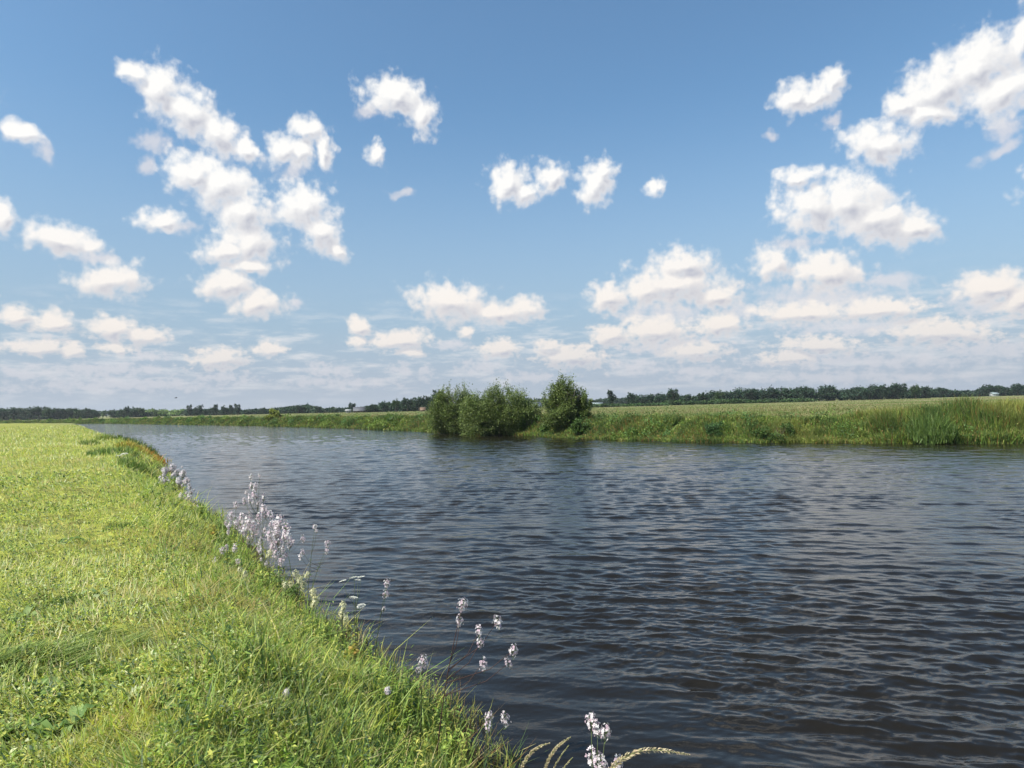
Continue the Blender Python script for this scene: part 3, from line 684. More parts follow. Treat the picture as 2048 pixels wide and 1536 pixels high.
def far_tree(px, ytop, ybase, dist, kind, label, group, wscale=1.0):
    b = at(px, ybase, dist); t_ = at(px, ytop, dist)
    z = float(height(np.array([b[0]]), np.array([b[1]]))[0]); hgt = t_[2]-z
    cm, tm = proto(kind); s = hgt/7.5
    root = link(NAMES[kind], None, loc=(b[0], b[1], z-.1), rz=tg.uniform(0, 6.28)); root.scale = (s*wscale, s*wscale, s)
    tag(root, label, 'tree', group)
    link('trunk', tm, root); link('crown', cm, root)
LT = 'trees on the left horizon'; RT = 'trees on the right horizon'; MT = 'trees in the dark clump left of the willows'
TREES = [
 (4, 820, 842, 420, 'oak', 'dark round tree cut by the left edge of the picture', LT, 1.0),
 (28, 818, 842, 430, 'oak2', 'dark round tree standing alone just in from the left edge', LT, .95),
 (58, 817, 842, 440, 'oak', 'left shoulder tree of the long domed clump at the far left', LT, 1.1),
 (78, 816, 842, 445, 'oak2', 'highest middle tree of the long domed clump at the far left', LT, 1.2),
 (96, 818, 842, 440, 'oak3', 'right shoulder tree of the long domed clump at the far left', LT, 1.1),
 (116, 818, 842, 450, 'oak', 'dark tree just right of the domed far left clump', LT, 1.1),
 (136, 819, 842, 455, 'oak2', 'flat topped dark tree between the domed clump and the pale gap', LT, 1.1),
 (156, 821, 842, 450, 'oak3', 'lower dark tree in the dip left of the pale gap', LT, 1.1),
 (174, 818, 842, 450, 'oak', 'pointed dark tree second left of the pale green gap', LT, .9),
 (190, 822, 842, 450, 'oak2', 'dark tree bordering the pale green gap on its left', LT, .8),
 (206, 823, 841, 520, 'light', 'bright pale green tree in the narrow gap between dark clumps', LT, .9),
 (224, 822, 842, 450, 'oak', 'dark tree bordering the narrow pale gap on its right', LT, 1.0),
 (241, 820, 842, 450, 'oak3', 'dark middle tree of the second clump from the left', LT, 1.0),
 (254, 815, 842, 450, 'poplar', 'tallest pointed tree of the second clump from the left', LT, 1.0),
 (268, 820, 842, 450, 'oak2', 'dark tree right of the pointed one in the second clump', LT, 1.0),
 (283, 817, 842, 450, 'oak3', 'last tree of the second clump beside the wide pale green wood', LT, .8),
 (326, 823, 841, 520, 'oak3', 'mid green tree standing in front of the wide pale green wood', LT, .9),
 (352, 823, 841, 520, 'oak3', 'green tree between the pale wood and the tall pointed row', LT, .9),
 (378, 812, 841, 440, 'poplar', 'first tall pointed tree at the left end of the pointed row', LT, 1.1),
 (392, 814, 841, 440, 'pine', 'second pointed tree from the left end of the pointed row', LT, 1.0),
 (400, 812, 841, 440, 'poplar', 'third pointed tree from the left end of the pointed row', LT, 1.0),
 (412, 819, 841, 440, 'oak', 'low rounded tree in the middle dip of the pointed row', LT, .9),
 (430, 811, 841, 435, 'poplar', 'pointed tree just right of the middle dip in the pointed row', LT, 1.1),
 (446, 812, 841, 435, 'pine', 'third pointed tree from the right end of the pointed row', LT, 1.2),
 (463, 812, 841, 435, 'poplar', 'second pointed tree from the right end of the pointed row', LT, 1.1),
 (476, 810, 841, 435, 'poplar', 'broadest pointed tree closing the right end of the pointed row', LT, 1.3),
 (496, 821, 840, 430, 'oak2', 'low round tree right after the pointed row ends', LT, .9),
 (526, 816, 839, 430, 'oak', 'round headed tree midway between pointed row and bright yellow green bush', LT, 1.0),
 (597, 812, 836, 420, 'oak2', 'highest tree of the long low swell right of the yellow green bush', LT, 1.6),
 (636, 813, 834, 400, 'oak', 'domed tree between the low swell and the white shed', LT, 1.0),
 (664, 816, 834, 400, 'oak3', 'tree standing left behind the white shed', LT, .9),
 (704, 807, 832, 390, 'oak', 'round headed tree rising above the long house roof', LT, .8),
 (746, 810, 830, 330, 'oak2', 'lowest left tree of the dark clump rising towards the willows', MT, 1.0),
 (768, 806, 830, 330, 'oak', 'second tree from the left in the dark clump rising towards the willows', MT, 1.0),
 (792, 801, 829, 330, 'oak3', 'third tree from the left in the dark clump rising towards the willows', MT, 1.0),
 (815, 798, 829, 325, 'oak', 'high tree in the middle of the dark clump left of the willows', MT, 1.0),
 (838, 797, 828, 320, 'oak2', 'dark tree rising behind the small orange roofed house', MT, 1.0),
 (858, 795, 828, 320, 'poplar', 'narrow dark tree close left of the willows', MT, 1.3),
 (876, 785, 828, 320, 'oak', 'tallest dark tree half hidden behind the left willow', MT, 1.0),
 (1223, 784, 815, 300, 'poplar', 'lone pointed dark tree left of a pair right of the willows', RT, 1.15),
 (1262, 787, 814, 300, 'oak', 'lone rounded dark tree right of a pair right of the willows', RT, .62),
 (1345, 781, 811, 330, 'oak2', 'round tree sticking up above the left part of the right wood', RT, .75),
 (1405, 787, 810, 330, 'oak', 'low crowned tree along the left part of the right wood', RT, 1.1),
 (1440, 784, 809, 335, 'oak3', 'tree at the first step up of the right wood', RT, 1.2),
 (1500, 780, 808, 340, 'oak2', 'tree at the second step up of the right wood', RT, 1.2),
 (1762, 772, 797, 360, 'oak', 'left domed tree of the highest group in the right wood', RT, 1.0),
 (1796, 770, 797, 360, 'oak2', 'tallest domed tree of the highest group in the right wood', RT, 1.1),
 (1832, 772, 797, 360, 'oak3', 'right domed tree of the highest group in the right wood', RT, .9),
 (1880, 777, 795, 430, 'oak2', 'rounded tree on the lower wood right of the highest group', RT, 1.3),
 (1985, 772, 793, 430, 'oak', 'domed tree left above the white farm roof at the far right', RT, 1.1),
 (2036, 770, 792, 430, 'oak2', 'tall tree cut by the right edge of the picture', RT, 1.2)]
for a in TREES: far_tree(*a)

def wood(name, label, spans, kind_cols, seed):
    """woods too dense and far to tell the trees apart: one mass"""
    g = np.random.default_rng(seed); lobes = []; parts = []
    for (x0, x1, yt0, yt1, yb0, yb1, d0, d1, rows) in spans:
        a = at(x0, yb0, d0); b = at(x1, yb1, d1); ln = np.linalg.norm(b-a); n = int(ln/5)
        for i in range(n):
            for rrow in range(rows):
                u = (i+g.uniform(0, 1))/n; px = x0+(x1-x0)*u; d = d0+(d1-d0)*u+rrow*7
                p = at(px, yb0+(yb1-yb0)*u, d); tp = at(px, yt0+(yt1-yt0)*u, d)
                z = float(height(np.array([p[0]]), np.array([p[1]]))[0]); h = (tp[2]-z)*g.uniform(.74, 1.08)*(.90+.42*float(vn(np.array([px/17.]), np.array([.5]), seed)[0]))
                w = g.uniform(3.0, 5.2)
                m = 850; nc = 34
                dd = g.normal(0, 1, (nc, 3)); dd /= np.linalg.norm(dd, axis=1)[:, None]
                cc = dd*(g.uniform(.3, 1, nc)**.5)[:, None]; q = cc[g.integers(0, nc, m)]+g.normal(0, .16, (m, 3))
                q = q*np.array([w, w, h*.50])+np.array([p[0], p[1], z+h*.5])
                q[:, 2] = np.maximum(q[:, 2], z)
                s = 1.05*g.uniform(.6, 1.3, m)*min(1.3, d/350)
                parts.append(leaves(q, s, s*.55, g.uniform(0, 6.28, m), g.normal(.2, .6, m), pal(m, kind_cols, [4, 3, 2, 2], .2)*g.uniform(.8, 1.25)))
    V, T, C = join(parts); tag(link(name, np_mesh(name, V, T, C, M_LEAF)), label, 'wood', kind='stuff')
wood('dark_wood', 'long dark wood along the right horizon beyond the tan field', [(1275, 1430, 793, 788, 812, 810, 345, 350, 2), (1430, 1560, 786, 779, 810, 806, 350, 360, 2), (1560, 1760, 777, 776, 806, 798, 360, 370, 2), (1720, 1860, 778, 778, 798, 797, 380, 380, 2), (1850, 1965, 780, 784, 796, 795, 450, 460, 2), (1960, 2200, 777, 772, 794, 790, 455, 455, 2)], FT, 71)
wood('distant_wood', 'thin bluish wood far behind the willows and the pale barn', [(1030, 1110, 798, 799, 813, 812, 620, 620, 2), (1165, 1290, 800, 797, 812, 810, 620, 620, 2)], FT, 72)
wood('horizon_wood', 'low dark wood linking the trees on the left horizon', [(-60, 198, 820, 821, 842, 842, 470, 470, 2), (216, 290, 821, 821, 842, 842, 470, 470, 2), (368, 485, 820, 820, 841, 841, 460, 460, 2), (485, 560, 822, 818, 840, 838, 440, 440, 2), (555, 625, 816, 814, 838, 836, 440, 420, 2), (620, 700, 818, 818, 836, 834, 410, 410, 2), (700, 745, 819, 814, 833, 831, 410, 360, 2), (740, 885, 812, 800, 831, 829, 345, 340, 2)], FT, 73)
wood('pale_wood', 'pale green wood seen between the dark clumps on the left horizon', [(290, 368, 821, 821, 840, 840, 520, 520, 2), (200, 212, 824, 824, 841, 841, 500, 500, 1)], FT2, 74)
wood('hedge', 'mid green hedge and scrub in front of the right wood', [(1175, 1330, 809, 808, 816, 814, 280, 290, 1), (1330, 1620, 803, 799, 813, 807, 300, 310, 1)], FT3, 75)
# bright bush on the far bank
def bright_bush():
    p = gp(543, 851.5); root = link('golden_bush', None, loc=(p[0]-.3, p[1]+2.2, .5)); tag(root, 'yellow green bush on the far left bank with a thin top', 'bush')
    link('trunk', trunk_mesh('golden_bush_trunk', 2.0, .05, 4, 3, .3, 3), root)
    link('crown', crown_mesh('golden_bush_crown', plumes(2.6, 2.8, 8, 41), 3500, .3, [(.22, .25, .05), (.15, .19, .04), (.27, .28, .07), (.09, .12, .03)], [3, 2, 2, 1], 41), root)
bright_bush()

# ------------------------------------------------------------------ buildings far off
def box(cx, cy, z0, lx, ly, lz):
    V = np.array([(cx+sx_*lx/2, cy+sy_*ly/2, z0+sz*lz) for sz in (0, 1) for sy_ in (-1, 1) for sx_ in (-1, 1)])
    Q = np.array([(0, 2, 3, 1), (4, 5, 7, 6), (0, 1, 5, 4), (2, 6, 7, 3), (0, 4, 6, 2), (1, 3, 7, 5)]); return V, Q
def joinq(parts):
    V, Q, k = [], [], 0
    for v, q in parts: V.append(v); Q.append(q+k); k += len(v)
    return np.concatenate(V), np.concatenate(Q)
M_WIN = mat_paint('window_glass', (.03, .04, .05), (.06, .07, .08), .2)
M_DOOR = mat_paint('painted_door', (.05, .07, .05), (.08, .1, .08))
def building(name, px, ybase, dist, lx, ly, wallh, roofh, wallm, roofm, label, cat, rz=0, nwin=3):
    p = at(px, ybase, dist); z = float(height(np.array([p[0]]), np.array([p[1]]))[0])
    root = link(name, None, loc=(p[0], p[1], z-.1), rz=rz); tag(root, label, cat)
    V, Q = box(0, 0, 0, lx, ly, wallh)
    gv = np.array([(-lx/2, -ly/2, wallh), (-lx/2, ly/2, wallh), (-lx/2, 0, wallh+roofh*.95), (lx/2, -ly/2, wallh), (lx/2, ly/2, wallh), (lx/2, 0, wallh+roofh*.95)])
    w = np_mesh(name+'_wall', V, Q, None, wallm); link('wall', w, root)
    for s_ in (0, 3):
        tv = gv[s_:s_+3]; off = np.array([.12 if s_ == 0 else -.12, 0, 0])
        link('gable', np_mesh(name+'_gable', np.concatenate([tv, tv+off]), np.array([(0, 2, 1), (3, 4, 5), (0, 1, 4), (0, 4, 3), (1, 2, 5), (1, 5, 4), (2, 0, 3), (2, 3, 5)]), None, wallm), root)
    o = .35; th = .14; rv = []
    for s in (-1, 1):
        e0 = s*(ly/2+o); ez = wallh-o*roofh/(ly/2)
        rv.append((np.array([(-lx/2-o, e0, ez), (lx/2+o, e0, ez), (lx/2+o, 0, wallh+roofh), (-lx/2-o, 0, wallh+roofh), (-lx/2-o, e0, ez+th), (lx/2+o, e0, ez+th), (lx/2+o, 0, wallh+roofh+th), (-lx/2-o, 0, wallh+roofh+th)]), np.array([(0, 1, 2, 3), (4, 7, 6, 5), (0, 4, 5, 1), (1, 5, 6, 2), (2, 6, 7, 3), (3, 7, 4, 0)])))
    V, Q = joinq(rv); link('roof', np_mesh(name+'_roof', V, Q, None, roofm), root)
    for i in range(nwin):
        cx = -lx/2+lx*(i+.7)/(nwin+1)
        V, Q = box(cx, -ly/2-.02, wallh*.4, lx*.09, .06, wallh*.35); link('window', np_mesh('window', V, Q, None, M_WIN), root)
    V, Q = box(lx*.36, -ly/2-.02, .05, min(2.2, lx*.12), .07, wallh*.72); link('door', np_mesh('door', V, Q, None, M_DOOR), root)
white = mat_paint('white_boards', (.26, .27, .27), (.34, .34, .34)); grey = mat_paint('grey_sheet', (.10, .12, .16), (.15, .17, .21)); brick = mat_paint('red_brick', (.12, .085, .06), (.17, .12, .08))
tile = mat_paint('orange_tile', (.10, .065, .04), (.14, .085, .05)); gtile = mat_paint('grey_tile', (.055, .06, .07), (.09, .09, .10)); pale = mat_paint('pale_sheet', (.16, .20, .20), (.22, .26, .26))
building('shed', 697, 831.5, 330, 2.2, 3, 1.3, .4, white, white, 'small white shed in front of the trees left of centre', 'shed', .1, 1)
building('house', 720, 831, 345, 6, 5, 1.1, 1.7, brick, gtile, 'long grey roofed house beside the dark clump of trees', 'house', .15)
building('cottage', 846, 829.5, 300, 2.0, 3, .8, 1.1, brick, tile, 'tiny orange roofed cottage at the foot of the dark clump', 'house', .1, 2)
building('barn', 1070, 817, 360, 6, 6, 1.0, 2.0, brick, grey, 'blue grey roofed barn seen between the willow bushes', 'barn', .1)
building('greenhouse', 1192, 815.5, 420, 8, 6, 1.4, .9, pale, pale, 'long low pale shed between the right willow and the lone pointed tree', 'barn', -.05, 5)
building('farmhouse', 1988, 793, 420, 3.2, 5, 1.6, 1.0, white, pale, 'small white farm building under the trees at the far right', 'house', -.2, 2)

# ------------------------------------------------------------------ bird
def bird():
    p = at(352, 796, 60); root = link('bird', None, loc=tuple(p), rz=.6); tag(root, 'tiny dark bird flying low over the left horizon', 'bird')
    m = mat_paint('plumage', (.03, .03, .03), (.06, .055, .05))
    V, T, C = join([tube([(-.13, 0, 0), (-.08, 0, .005), (0, 0, .01), (.07, 0, .02), (.1, 0, .028), (.125, 0, .024)], [.006, .022, .034, .024, .017, .003], 8), (np.array([(-.1, 0, .0), (-.2, -.035, 0), (-.2, .035, 0), (-.1, 0, .01)]), np.array([(0, 1, 2), (3, 2, 1)]), np.zeros((4, 3)))])
    link('body', np_mesh('bird_body', V, T, None, m), root)
    for s in (-1, 1):
        V = np.array([(.05, s*.02, .02), (-.05, s*.02, .02), (.06, s*.13, .07), (-.03, s*.13, .07), (.0, s*.27, .05), (.05, s*.02, .014), (-.05, s*.02, .014), (.06, s*.13, .064), (-.03, s*.13, .064)])
        T = np.array([(0, 1, 3), (0, 3, 2), (2, 3, 4), (5, 8, 6), (5, 7, 8), (7, 4, 8)]); link('wing', np_mesh('bird_wing', V, T, None, m), root)
bird()

# ------------------------------------------------------------------ flowering plants
LIL = [(.74, .62, .66), (.77, .70, .71), (.62, .46, .53), (.80, .77, .76)]
WHT = [(.70, .70, .62), (.64, .64, .54), (.74, .74, .70)]
CRM = [(.74, .71, .44), (.70, .67, .36), (.77, .75, .54)]
def flower_cluster(name, n, rx, rz, fs, cols, seed, flat=False):
    g = np.random.default_rng(seed); V = []; T = []; C = []; k = 0; parts = []
    for i in range(n):
        if flat:
            a = g.uniform(0, 6.28); r = rx*math.sqrt(g.random()); c = np.array([math.cos(a)*r, math.sin(a)*r, rz*.5*(1-(r/rx)**2)+g.normal(0, .002)]); nrm = np.array([g.normal(0, .25), g.normal(0, .25), 1])
        else:
            d = g.normal(0, 1, 3); d /= np.linalg.norm(d); u = g.uniform(.45, 1); c = d*np.array([rx, rx, rz])*u; nrm = d*np.array([1, 1, .5])+[0, 0, .25]
        nrm = nrm/np.linalg.norm(nrm); a = np.cross(nrm, [0, .3, 1]); a /= np.linalg.norm(a); b = np.cross(nrm, a)
        s = fs*g.uniform(.7, 1.15); col = np.array(cols[g.integers(len(cols))])*g.uniform(.88, 1.05); ph = g.uniform(0, 1.57)
        vs = [c-nrm*s*.15]; tr = []
        for q in range(4):
            an = ph+q*math.pi/2
            e1 = a*math.cos(an-.5)+b*math.sin(an-.5); e2 = a*math.cos(an)+b*math.sin(an); e3 = a*math.cos(an+.5)+b*math.sin(an+.5)
            j = len(vs); vs += [c+e1*s*.42, c+e2*s*.62+nrm*s*.08, c+e3*s*.42]; tr += [(0, j, j+1), (0, j+1, j+2)]
        parts.append((np.array(vs), np.array(tr), np.tile(col, (len(vs), 1))))
        if not flat:   # thread of stalk to the axis
            parts.append((np.array([c, c*.2*np.array([0, 0, 1])+np.array([0, 0, c[2]-s]), c*.2*np.array([0, 0, 1])+np.array([.001, 0, c[2]-s*.8])]), np.array([(0, 1, 2)]), np.tile((.12, .16, .06), (3, 1))))
    V, T, C = join(parts); return np_mesh(name, V, T, C, M_PETAL)
CM = {}
for i in range(4): CM['lilac', i] = flower_cluster('lilac_cluster', 44, .040, .060, .019, LIL, 500+i)
for i in range(3): CM['cream', i] = flower_cluster('cream_cluster', 110, .036, .052, .012, CRM, 520+i)
for i in range(2): CM['white', i] = flower_cluster('white_umbel', 90, .05, .016, .012, WHT, 540+i, True)
CM['pale', 0] = flower_cluster('pale_cluster', 70, .036, .040, .017, [(.68, .62, .64), (.74, .72, .70), (.60, .50, .55)], 560); CM['pale', 1] = flower_cluster('pale_cluster', 70, .036, .040, .017, [(.68, .62, .64), (.74, .72, .70), (.60, .50, .55)], 561)
pn = random.Random(11)
def plant(name, kind, heads, depth, base_px, label, cat='flower', group=None, stemc=(.07, .09, .035), leafy=8, size=1.0, dj=.06, r0=.0035):
    """heads: sight lines of the flower heads, base_px: where the stalk leaves the bank"""
    b = at(base_px[0], base_px[1], depth); zb = float(height(np.array([b[0]]), np.array([b[1]]))[0]); zb = max(zb, -.05)
    base = np.array([b[0], b[1], zb-.03])
    root = link(name, None, loc=tuple(base)); tag(root, label, cat, group)
    hp = [at(h[0], h[1], depth+pn.uniform(-dj, dj)*depth*.5)-base for h in heads]
    main = max(hp, key=lambda v: v[2]); parts = []
    def main_pt(u): return main*u+np.array([-main[0]*.25, -main[1]*.2, 0])*math.sin(u*math.pi)*.5
    parts.append(tube([main_pt(u) for u in (0, .2, .4, .6, .8, 1)], [r0*1.3, r0*1.2, r0, r0*.85, r0*.7, r0*.5], 6, stemc))
    for v in hp:
        if v is main: continue
        u = min(.85, max(.25, (v[2]/max(main[2], .01))*.72)); s = main_pt(u)
        parts.append(tube([s, s*.5+v*.5+np.array([(v-s)[0]*.15, (v-s)[1]*.15, -.015]), v], [r0*.7, r0*.55, r0*.4], 5, stemc))
    V, T, C = join(parts); link('stem', np_mesh('plant_stem', V, T, C, M_STEM, True), root)
    if leafy:
        n = leafy; u = rng.uniform(.08, .8, n); P_ = np.array([main_pt(q) for q in u]); l = rng.uniform(.05, .10, n)*(1.2-u)*size
        V, T, C = leaves(P_, l, l*.28, rng.uniform(0, 6.28, n), rng.uniform(-.3, .6, n), pal(n, [(.11, .17, .04), (.07, .11, .035)], [1, 1]))
        link('leaves', np_mesh('plant_leaves', V, T, C, M_LEAF), root)
    ks = [k for k in CM if k[0] == kind]
    for i, v in enumerate(hp):
        s = (heads[i][2] if len(heads[i]) > 2 else 1.0)*size
        o = link('flower_head', CM[ks[i % len(ks)]], root, tuple(v), pn.uniform(0, 6.28), (s, s, s))
        o.rotation_euler = (pn.uniform(-.25, .25), pn.uniform(-.25, .25), pn.uniform(0, 6.28))
GF = 'lilac flowers along the near bank'
plant('lilac_flower', 'lilac', [(925, 1208, 1.05), (920, 1240, .9), (994, 1243, 1.05), (958, 1262, .85), (961, 1284, .85), (965, 1326, 1.0), (1027, 1300, .95), (1017, 1326, .8)], 5.0, (868, 1440), 'tall lilac flower with several heads leaning out over the water on a dark stalk', group=GF, leafy=5, stemc=(.055, .03, .025), r0=.0045)
plant('lilac_flower', 'lilac', [(846, 1322, 1.0), (838, 1336, .7)], 5.0, (838, 1420), 'short dusty pink flower head just above the grass left of the tall leaning one', group=GF)
plant('lilac_flower', 'lilac', [(978, 1432, .7), (1012, 1436, .9), (976, 1452, .7)], 4.1, (950, 1530), 'low pair of lilac flower heads at the bank edge below the tall leaning one', group=GF, leafy=3)
plant('lilac_flower', 'lilac', [(1182, 1440, .8), (1196, 1455, .85), (1211, 1462, .75), (1186, 1514, 1.0), (1200, 1528, 1.0), (1236, 1524, .85)], 3.3, (1190, 1720), 'lilac flower rising over dark water at the bottom edge of the picture', group=GF, leafy=0)
plant('lilac_flower', 'lilac', [(774, 1166, .9), (771, 1186, 1.0), (768, 1218, .6)], 6.8, (745, 1290), 'slender lilac flower with one long head over the water left of the tall leaning one', group=GF)
plant('white_umbel_flower', 'white', [(685, 1162, .8), (708, 1155, .9), (722, 1154, .8), (716, 1160, .7)], 6.9, (716, 1260), 'airy white umbel flower left of the slender lilac one', group='white umbels')
plant('white_umbel_flower', 'white', [(707, 1195, .9), (722, 1212, .9)], 6.9, (712, 1270), 'short white umbel flower below the airy white one', group='white umbels')
plant('white_umbel_flower', 'pale', [(630, 1053, .95), (633, 1062, .7)], 8.6, (612, 1190), 'single round white head standing highest over the water right of the lilac mass', group='white umbels', leafy=3)
plant('lilac_flower', 'lilac', [(656, 1088, 1.1), (653, 1100, .9), (600, 1112, .9), (606, 1104, .8)], 8.4, (610, 1200), 'two headed lilac flower under the single round white head', group=GF)
mass = [
 ([(512, 972, 1.1), (508, 988, 1.2), (528, 996, 1.3), (500, 1000, .9), (517, 1008, 1.0)], 11.0, (512, 1120), 'topmost pale lilac flower rising above the lilac mass'),
 ([(530, 1024, 1.5), (518, 1032, 1.2), (542, 1030, 1.2)], 10.6, (525, 1130), 'pale lilac flower right under the topmost one'),
 ([(463, 1030, 1.3), (472, 1045, 1.5), (458, 1052, 1.1), (482, 1050, 1.4)], 11.2, (468, 1120), 'lilac flower at the left side of the lilac mass'),
 ([(497, 1040, 1.4), (505, 1052, 1.5), (490, 1060, 1.4), (512, 1062, 1.2)], 10.6, (498, 1130), 'bushy lilac flower in the left middle of the lilac mass'),
 ([(560, 1040, 1.5), (572, 1052, 1.5), (558, 1060, 1.5), (548, 1050, 1.1)], 10.0, (560, 1140), 'bushy lilac flower at the upper right of the lilac mass'),
 ([(540, 1070, 1.4), (556, 1082, 1.6), (572, 1076, 1.5), (580, 1088, 1.2), (546, 1092, 1.2)], 9.6, (560, 1150), 'bushy lilac flower at the lower right of the lilac mass'),
 ([(552, 1108, 1.1), (562, 1120, 1.1), (520, 1100, .9)], 9.2, (550, 1160), 'low lilac flower half sunk in grass below the lilac mass'),
 ([(445, 1100, .9), (470, 1095, .9)], 9.6, (455, 1150), 'small pale flower in the grass left below the lilac mass')]
def fuller(hs, k, dx, dy, f):
    return hs+[(a[0]+pn.gauss(0, dx), a[1]+pn.gauss(dy*.4, dy), a[2]*pn.uniform(.5, 1)*f) for a in hs for _ in range(k)]
for h, d, b, l in mass: h[:] = fuller(h, 2, 12, 12, .8)
for h, d, b, l in mass: plant('lilac_flower', 'lilac', h, d, b, l, group=GF, size=1.3)
cl2 = [
 ([(330, 940, 2.2), (345, 936, 2.4), (356, 944, 2.2)], 21.5, (340, 985), 'white lilac flower tuft at the upper left of the distant tuft group'),
 ([(366, 948, 2.2), (372, 962, 2.2), (358, 962, 2.0)], 20.5, (362, 1000), 'white lilac flower tuft at the right of the distant tuft group'),
 ([(330, 958, 2.0), (322, 964, 2.0)], 20.5, (328, 990), 'cream tinted flower tuft at the left foot of the distant tuft group'),
 ([(362, 994, 1.8), (378, 996, 1.8), (390, 1004, 1.6)], 16.5, (378, 1040), 'pale flower row low on the bank below the distant tuft group'),
 ([(380, 975, 1.2), (382, 985, 1.2)], 18.5, (378, 1015), 'thin pinkish flower right of the distant tuft group')]
for h, d, b, l in cl2: h[:] = fuller(h, 3, 8, 9, .6)
for h, d, b, l in cl2: plant('pale_flower', 'pale', h, d, b, l, group='pale flower tufts farther along the bank', size=1.5)
plant('pale_flower', 'white', [(238, 912, 2.6), (248, 908, 2.6), (252, 916, 2.4)], 27, (245, 935), 'white flower clump on the bank in front of the rusty grass patch', group='pale flower tufts farther along the bank')
CG = 'cream meadow flowers in the bank grass'
plant('cream_flower', 'cream', [(592, 1148, 1.2), (600, 1160, 1.4), (614, 1150, 1.0), (608, 1172, 1.3)], 7.9, (600, 1260), 'creamy flower spray highest of the cream ones', group=CG)
plant('cream_flower', 'cream', [(570, 1170, 1.1), (582, 1168, 1.0)], 7.9, (575, 1250), 'small creamy flower left of the highest cream spray', group=CG)
plant('cream_flower', 'cream', [(626, 1185, 1.2), (632, 1198, 1.3), (628, 1208, 1.1)], 7.4, (625, 1290), 'long creamy flower spray by the water right below the highest cream spray', group=CG)
plant('cream_flower', 'cream', [(686, 1212, 1.1), (684, 1228, 1.2), (692, 1240, 1.0)], 6.9, (685, 1310), 'yellowish cream flower at the waterline nearest the white umbels', group=CG)
plant('cream_flower', 'cream', [(540, 1106, 1.1), (536, 1112, .8)], 8.8, (538, 1170), 'single cream flower under the lilac mass', group=CG)
plant('cream_flower', 'cream', [(480, 1140, 1.0), (490, 1148, 1.1), (486, 1158, .8)], 8.2, (486, 1200), 'cream flower well inside the grass left of the others', group=CG)
plant('lilac_flower', 'pale', [(573, 1384, .8), (578, 1400, .7)], 4.6, (575, 1450), 'small pale flower deep in the bank grass near the bottom', group=GF, leafy=2)
plant('lilac_flower', 'pale', [(775, 1380, .8)], 4.7, (778, 1440), 'tiny pale flower in the grass left of the dark stalk', group=GF, leafy=2)

# ------------------------------------------------------------------ grass seed heads
def seed_grass(pts, depth, rad, label, head_from=.55, col=(.42, .34, .18), base=None, colh=(.50, .42, .26)):
    w = [at(p[0], p[1], depth) for p in pts]; b = w[0]
    zb = max(float(height(np.array([b[0]]), np.array([b[1]]))[0]), -.05); b0 = np.array([b[0], b[1], min(zb, b[2])])
    root = link('seed_grass', None, loc=tuple(b0)); tag(root, label, 'grass stalk', 'grass seed heads over the water at the bottom edge')
    w = [b0]+w; w = [p-b0 for p in w]
    # smooth path
    q = np.array(w); u = np.concatenate([[0], np.cumsum(np.linalg.norm(np.diff(q, axis=0), axis=1))]); uu = np.linspace(0, u[-1], 28)
    path = np.stack([np.interp(uu, u, q[:, k]) for k in range(3)], 1)
    for _ in range(3): path[1:-1] = (path[:-2]+path[1:-1]*2+path[2:])/4
    V, T, C = tube(path, [.0016]*28, 5, (.20, .22, .07)); link('stalk', np_mesh('seed_stalk', V, T, C, M_STEM, True), root)
    i0 = int(28*head_from); hp_ = path[i0:]; n = 420; i = rng.integers(0, len(hp_)-1, n); f = rng.random(n)[:, None]
    c = hp_[i]*(1-f)+hp_[i+1]*f; d = hp_[i+1]-hp_[i]; d /= np.linalg.norm(d, axis=1)[:, None]; tpos = (i+f[:, 0])/(len(hp_)-1)
    rr = rad*np.sin(np.clip(tpos*.93+.06, 0, 1)*np.pi)**.45; v = rng.normal(0, 1, (n, 3)); v -= d*(v*d).sum(1)[:, None]; v /= np.linalg.norm(v, axis=1)[:, None]
    o = c+v*rr[:, None]*.35; dirv = v+d*1.3; az_ = np.arctan2(dirv[:, 1], dirv[:, 0]); el_ = np.arctan2(dirv[:, 2], np.hypot(dirv[:, 0], dirv[:, 1]))
    V, T, C = leaves(o, rr*1.5+.002, rr*.55+.001, az_, el_, pal(n, [colh, (.58, .5, .34), (.36, .3, .16)], [3, 2, 1])); link('seed_head', np_mesh('seed_head', V, T, C, M_PETAL), root)
seed_grass([(1200, 1560), (1238, 1516), (1275, 1496), (1325, 1499), (1380, 1510)], 3.2, .012, 'pale bent seed head stretching right over dark water at the bottom', .5)
seed_grass([(1035, 1545), (1055, 1510), (1078, 1488), (1100, 1486)], 3.6, .008, 'drooping seed head farthest left in the bottom bunch', .62)
seed_grass([(1085, 1545), (1095, 1520), (1112, 1490), (1142, 1474)], 3.6, .0075, 'highest thin seed head of the bottom bunch', .66)
seed_grass([(1100, 1545), (1118, 1515), (1130, 1500), (1138, 1490)], 3.55, .004, 'short upright seed head in the middle of the bottom bunch', .6)
seed_grass([(1110, 1560), (1130, 1530), (1145, 1515)], 3.5, .005, 'low seed head farthest right in the bottom bunch', .6)

